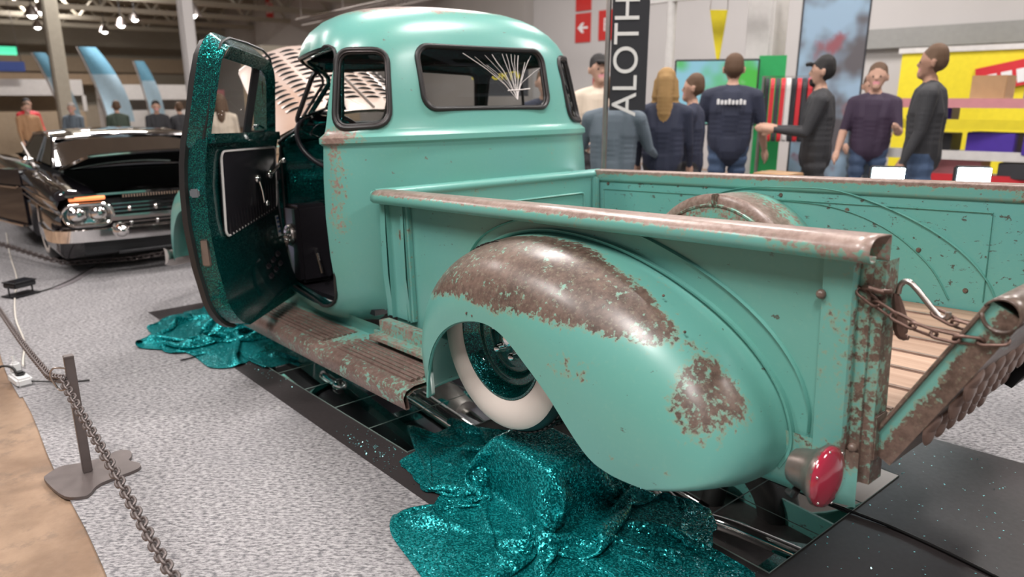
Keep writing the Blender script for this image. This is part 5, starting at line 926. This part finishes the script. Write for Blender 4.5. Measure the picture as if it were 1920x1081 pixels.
# ================================================================== people: one continuous remeshed body each
for nm, c_ in (('skin', (.50, .30, .22)), ('skin_deep', (.36, .20, .14)), ('hair_brown', (.10, .055, .03)), ('hair_blonde', (.32, .19, .07)), ('hair_black', (.014, .012, .012)), ('hair_grey', (.20, .17, .15)), ('denim', (.05, .085, .16)), ('cream_wool', (.60, .50, .40)), ('navy', (.02, .025, .05)), ('grey_blue', (.11, .14, .17)), ('charcoal', (.03, .03, .034)), ('aubergine', (.035, .02, .045)), ('camel', (.36, .20, .10)), ('bottle', (.05, .07, .05)), ('shoe', (.02, .02, .02))): plain(nm, c_, .75, 0, .1, 9)
def person(loc, face, label, h=1.75, top='charcoal', legs='denim', hair='hair_brown', skin='skin', sleeves=True, cap=None, long_hair=False, arms=((8, 15, 20), (8, 15, 20)), bulk=1.0, beard=False, look=0, group=None, stride=.12, extra=None):
    """arms: per side (out angle, forward angle of the upper arm, elbow bend)"""
    s = h/1.75; prim = []   # (points, radii, label)
    def tube(pts, rad, lab): prim.append(([Vector(p)*s for p in pts], [r_*s for r_ in rad], lab))
    B = bulk
    tube([(0, 0, .93), (0, .0, 1.05), (0, 0, 1.22), (0, 0, 1.36), (0, 0, 1.42)], [.125*B, .125*B, .135*B, .12*B, .08], 'top')
    for sx in (-1, 1):
        tube([(sx*.05, 0, 1.06), (sx*.075*B, 0, 1.25), (sx*.10*B, 0, 1.37)], [.105*B, .115*B, .085*B], 'top'); tube([(sx*.06, 0, .93), (sx*.08, 0, 1.02), (sx*.075*B, 0, 1.2)], [.115*B, .112*B, .11*B], 'top'); tube([(0, -.01, 1.44), (sx*.09*B, -.005, 1.42), (sx*.17*B, 0, 1.395)], [.06, .062*B, .062*B], 'top')
        f = stride*sx
        tube([(sx*.085, 0, .93), (sx*.095, f*.5+.02, .50), (sx*.10, f-.02, .09)], [.098*B, .066, .048], 'legs'); tube([(sx*.10, f-.03, .045), (sx*.105, f+.07, .035), (sx*.11, f+.14, .03)], [.042, .042, .032], 'shoe')
        out, fw_, el = (R(a) for a in arms[0 if sx < 0 else 1]); S = Vector((sx*.185*B, 0, 1.385)); d = Vector((sx*math.sin(out), math.sin(fw_)*math.cos(out), -math.cos(fw_)*math.cos(out))); E_ = S+d*.285
        d2 = Matrix.Rotation(el, 3, 'X') @ d; d2.x -= sx*.25*math.sin(el); d2.normalize(); W_ = E_+d2*.255
        tube([S, S.lerp(E_, .5), E_], [.066*B, .056*B, .046], 'top'); tube([E_, E_.lerp(W_, .5), W_], [.045, .040, .028], 'top' if sleeves else 'skin')
        sd = d2.cross(Vector((1, 0, 0))).normalized(); K = W_+d2*.085; tube([W_, W_+d2*.045, K], [.027, .036, .033], 'skin')
        for q, L in ((-.027, .060), (-.009, .075), (.009, .070), (.027, .055)):
            a = K+sd*q; tube([a, a+d2*L*.55, a+d2*L+Vector((-sx*.015, .012, 0))], [.0115, .0105, .009], 'skin')
        tube([W_+d2*.03+sd*.025, W_+d2*.06+sd*.052, W_+d2*.10+sd*.055], [.013, .012, .010], 'skin')
    tube([(0, -.005, 1.40), (0, .01, 1.50)], [.062, .055], 'skin')
    rot = Matrix.Rotation(R(look), 3, 'Z'); hd = lambda x, y, z: tuple(rot @ Vector((x, y, 0))+Vector((0, .01, z)))
    tube([hd(0, .005, 1.66), hd(0, .01, 1.64), hd(0, .03, 1.565)], [.088, .088, .058], 'skin'); tube([hd(0, .075, 1.60), hd(0, .10, 1.61), hd(0, .098, 1.625)], [.012, .016, .012], 'skin'); tube([hd(0, .07, 1.535), hd(0, .075, 1.545)], [.034, .03], 'hair' if beard else 'skin')
    tube([hd(-.02, .088, 1.572), hd(.02, .088, 1.572)], [.010, .010], 'lip')
    for sx in (-1, 1): tube([hd(sx*.088, -.005, 1.60), hd(sx*.09, -.008, 1.635)], [.014, .018], 'skin'); tube([hd(sx*.033, .088, 1.632), hd(sx*.036, .088, 1.632)], [.006, .006], 'eye')
    hl = 'cap' if cap else 'hair'
    tube([hd(0, -.012, 1.675), hd(0, -.02, 1.690), hd(0, -.03, 1.64)], [.090, .088, .082], hl)
    if cap: tube([hd(-.04, .10, 1.695), hd(0, .13, 1.69), hd(.04, .10, 1.695)], [.02, .02, .02], 'cap')
    if long_hair: tube([hd(0, -.06, 1.66), hd(0, -.085, 1.52), hd(0, -.09, 1.38), hd(0, -.085, 1.28)], [.075, .07, .06, .035], 'hair'); [tube([hd(sx*.075, -.01, 1.65), hd(sx*.085, -.02, 1.52), hd(sx*.08, 0, 1.38)], [.035, .04, .025], 'hair') for sx in (-1, 1)]
    if top in ('charcoal', 'cream_wool', 'navy', 'grey_blue'): tube([(0, 0, .90), (0, 0, 1.0)], [.135*B, .13*B], 'top')
    m = MB()
    for P, Rr, lab in prim:
        pts = []; rad = []
        for k in range(len(P)-1):
            for j in range(4): f = j/4; pts.append(P[k].lerp(P[k+1], f)); rad.append(Rr[k]+(Rr[k+1]-Rr[k])*f)
        pts.append(P[-1]); rad.append(Rr[-1])
        for p, r_ in zip(pts, rad): m.ball(p, r_, n=10, k=6)
    o = link('tmp', m, 'skin', fix=False, smooth=0); rm = o.modifiers.new('r', 'REMESH'); rm.mode = 'VOXEL'; rm.voxel_size = .011*s; smo = o.modifiers.new('s', 'SMOOTH'); smo.iterations = 4; smo.factor = .5
    me = bake(o); bpy.data.objects.remove(o); labs = ['skin', 'top', 'legs', 'shoe', 'hair', 'cap', 'eye', 'lip']; mats = [skin, top, legs, 'shoe', hair, cap or hair, 'hair_black', 'pinkish']
    me.materials.clear()
    for k in mats: me.materials.append(MATS[k])
    cen = np.array([p.center for p in me.polygons]); best = np.full(len(cen), 1e9); idx = np.zeros(len(cen), int); bias = {'eye': -.005, 'hair': -.006, 'cap': -.008, 'lip': -.004}
    for P, Rr, lab in prim:
        for k in range(len(P)-1):
            a, b = np.array(P[k]), np.array(P[k+1]); ab = b-a; f = np.clip(((cen-a)@ab)/(ab@ab+1e-9), 0, 1); d = np.linalg.norm(cen-(a+f[:, None]*ab), axis=1)-(Rr[k]+(Rr[k+1]-Rr[k])*f)+bias.get(lab, 0); u = d < best; best[u] = d[u]; idx[u] = labs.index(lab)
    me.polygons.foreach_set('material_index', idx); me.shade_smooth(); me.name = 'person'
    ob = bpy.data.objects.new('person', me); COL.objects.link(ob); ob.location = loc; ob.rotation_euler.z = face; tag(ob, label, 'person', group)
    zmin = min(v.co.z for v in me.vertices); ob.location.z -= zmin; return ob

A2 = ((8, 15, 25), (8, 15, 25))
pp = person
pp((1.88, -2.6, 0), R(60), 'person in a cream jumper and dark cap facing the pickup', 1.70, 'cream_wool', 'charcoal', 'hair_black', cap='hair_black', arms=((10, 20, 70), (10, 10, 30)))
pp((1.16, -2.03, 0), R(-150), 'person in a grey-blue jacket standing behind the lettered banner', 1.50, 'grey_blue', 'charcoal', 'hair_brown', arms=((18, 25, 60), (18, 20, 50)), bulk=1.2)
pp((1.05, -2.50, 0), R(-145), 'person with long fair hair in dark clothes seen from behind', 1.56, 'navy', 'charcoal', 'hair_blonde', long_hair=True)
pp((1.13, -2.98, 0), R(-60), 'person with short brown hair and navy top beside the fair-haired one', 1.53, 'navy', 'charcoal', 'hair_brown')
ts = pp((1.19, -3.62, 0), R(-146), 'person in a black T-shirt with a white print on the back', 1.71, 'navy', 'denim', 'hair_brown', sleeves=False, arms=((16, 5, 25), (16, 5, 25)), bulk=1.13)
m = MB()
for k in range(8): m.box((-.125+k*.032, -.168, 1.285), (-.102+k*.032, -.142, 1.325 if k % 3 else 1.335), bev=.004)
link('shirt_print', m, 'white_flat', ts, smooth=0)
pp((.40, -3.72, 0), R(-62), 'person with a black cap and beard in a black jacket, side on', 1.67, 'charcoal', 'charcoal', 'hair_black', cap='hair_black', beard=True, arms=((8, 20, 75), (8, 20, 75)), bulk=1.08)
pp((.74, -5.35, 0), R(30), 'person in a grey top behind the bearded one', 1.56, 'grey_blue', 'grey_blue', 'hair_brown', arms=((8, 20, 70), (8, 20, 40)))
pp((.42, -4.75, 0), R(20), 'person in a dark purple shirt and jeans with bare forearms', 1.64, 'aubergine', 'denim', 'hair_brown', sleeves=False, arms=((12, 15, 85), (12, 10, 30)))
pp((-.34, -3.99, 0), R(-72), 'person with cropped hair in a dark jacket and jeans, side on', 1.73, 'charcoal', 'denim', 'hair_brown', 'skin_deep', arms=((8, 5, 15), (10, 5, 20)), bulk=1.12)
pp((-.95, -7.1, 0), R(30), 'person in grey reaching across at the yellow stand', 1.60, 'grey_blue', 'denim', 'hair_black', arms=((10, 60, 30), (8, 15, 25)))
pp((2.25, -2.3, 0), R(50), 'person in navy seen through the cracked rear window', 1.58, 'navy', 'navy', 'hair_brown')
ed = pp((-1.79, -2.19, 0), R(110), 'person in dark trousers and red and black running shoes by the tailgate', 1.74, 'charcoal', 'charcoal', 'hair_brown')
for sx in (-1, 1):   # running shoes: white sole, black and red upper, pale side lettering
    cx, cy = sx*.104, .12*sx+.05; ol = [tuple(p) for p in spline([(-.032, -.12), (.032, -.12), (.046, -.02), (.050, .08), (.03, .155), (-.02, .16), (-.05, .09), (-.042, -.02)], 28, True)]
    link('shoe_sole', MB().prism([(cx+a, cy+b) for a, b in ol], .0, .030, 'Z'), 'white_flat', ed, smooth=40)
    up = [[(cx+a*k, cy+b*k-.012*(1-k), .030+(.085-.035*max(0, b)/.15)*(1-k**2.2)) for a, b in ol] for k in (1.0, .97, .9, .78, .6)]; u_ = MB().grid(up, cv=True); u_.add(up[-1], [tuple(range(28))]); u_.mi = [1 if ((i % 28) in range(9, 13)) and i < 84 else 0 for i in range(len(u_.f))]; link('shoe_upper', u_, ['shoe', 'red'], ed, smooth=60)
    text('shoe_lettering', 'HOKA', .036, 'white_flat', (cx+.0495, cy-.01, .058), (R(90), 0, R(90)), ed, ext=.003)
pp((7.0, -1.0, 0), R(-110), 'young person in a white top with a brown ponytail', 1.37, 'cream_wool', 'denim', 'hair_brown', long_hair=True)
for x, y, fc, top, hr, lab, h in ((11.15, -.66, -90, 'bottle', 'hair_brown', 'person in dull green near the widest flag', 1.26), (10.2, -1.04, 80, 'charcoal', 'hair_black', 'person in black behind the black car roof', 1.27), (12.2, -.17, 60, 'grey_blue', 'hair_grey', 'person in grey-blue beside the slim column', 1.22), (11.5, .58, 100, 'camel', 'hair_brown', 'person in a camel top at the carpet end of the hall', 1.25), (10.4, -1.45, -80, 'charcoal', 'hair_brown', 'person in charcoal beside the pale column', 1.24), (12.5, .45, 100, 'red', 'hair_black', 'person in a red top beyond the camel top', 1.30)):
    pp((x, y, 0), R(fc), lab, h, top, 'charcoal', hr)
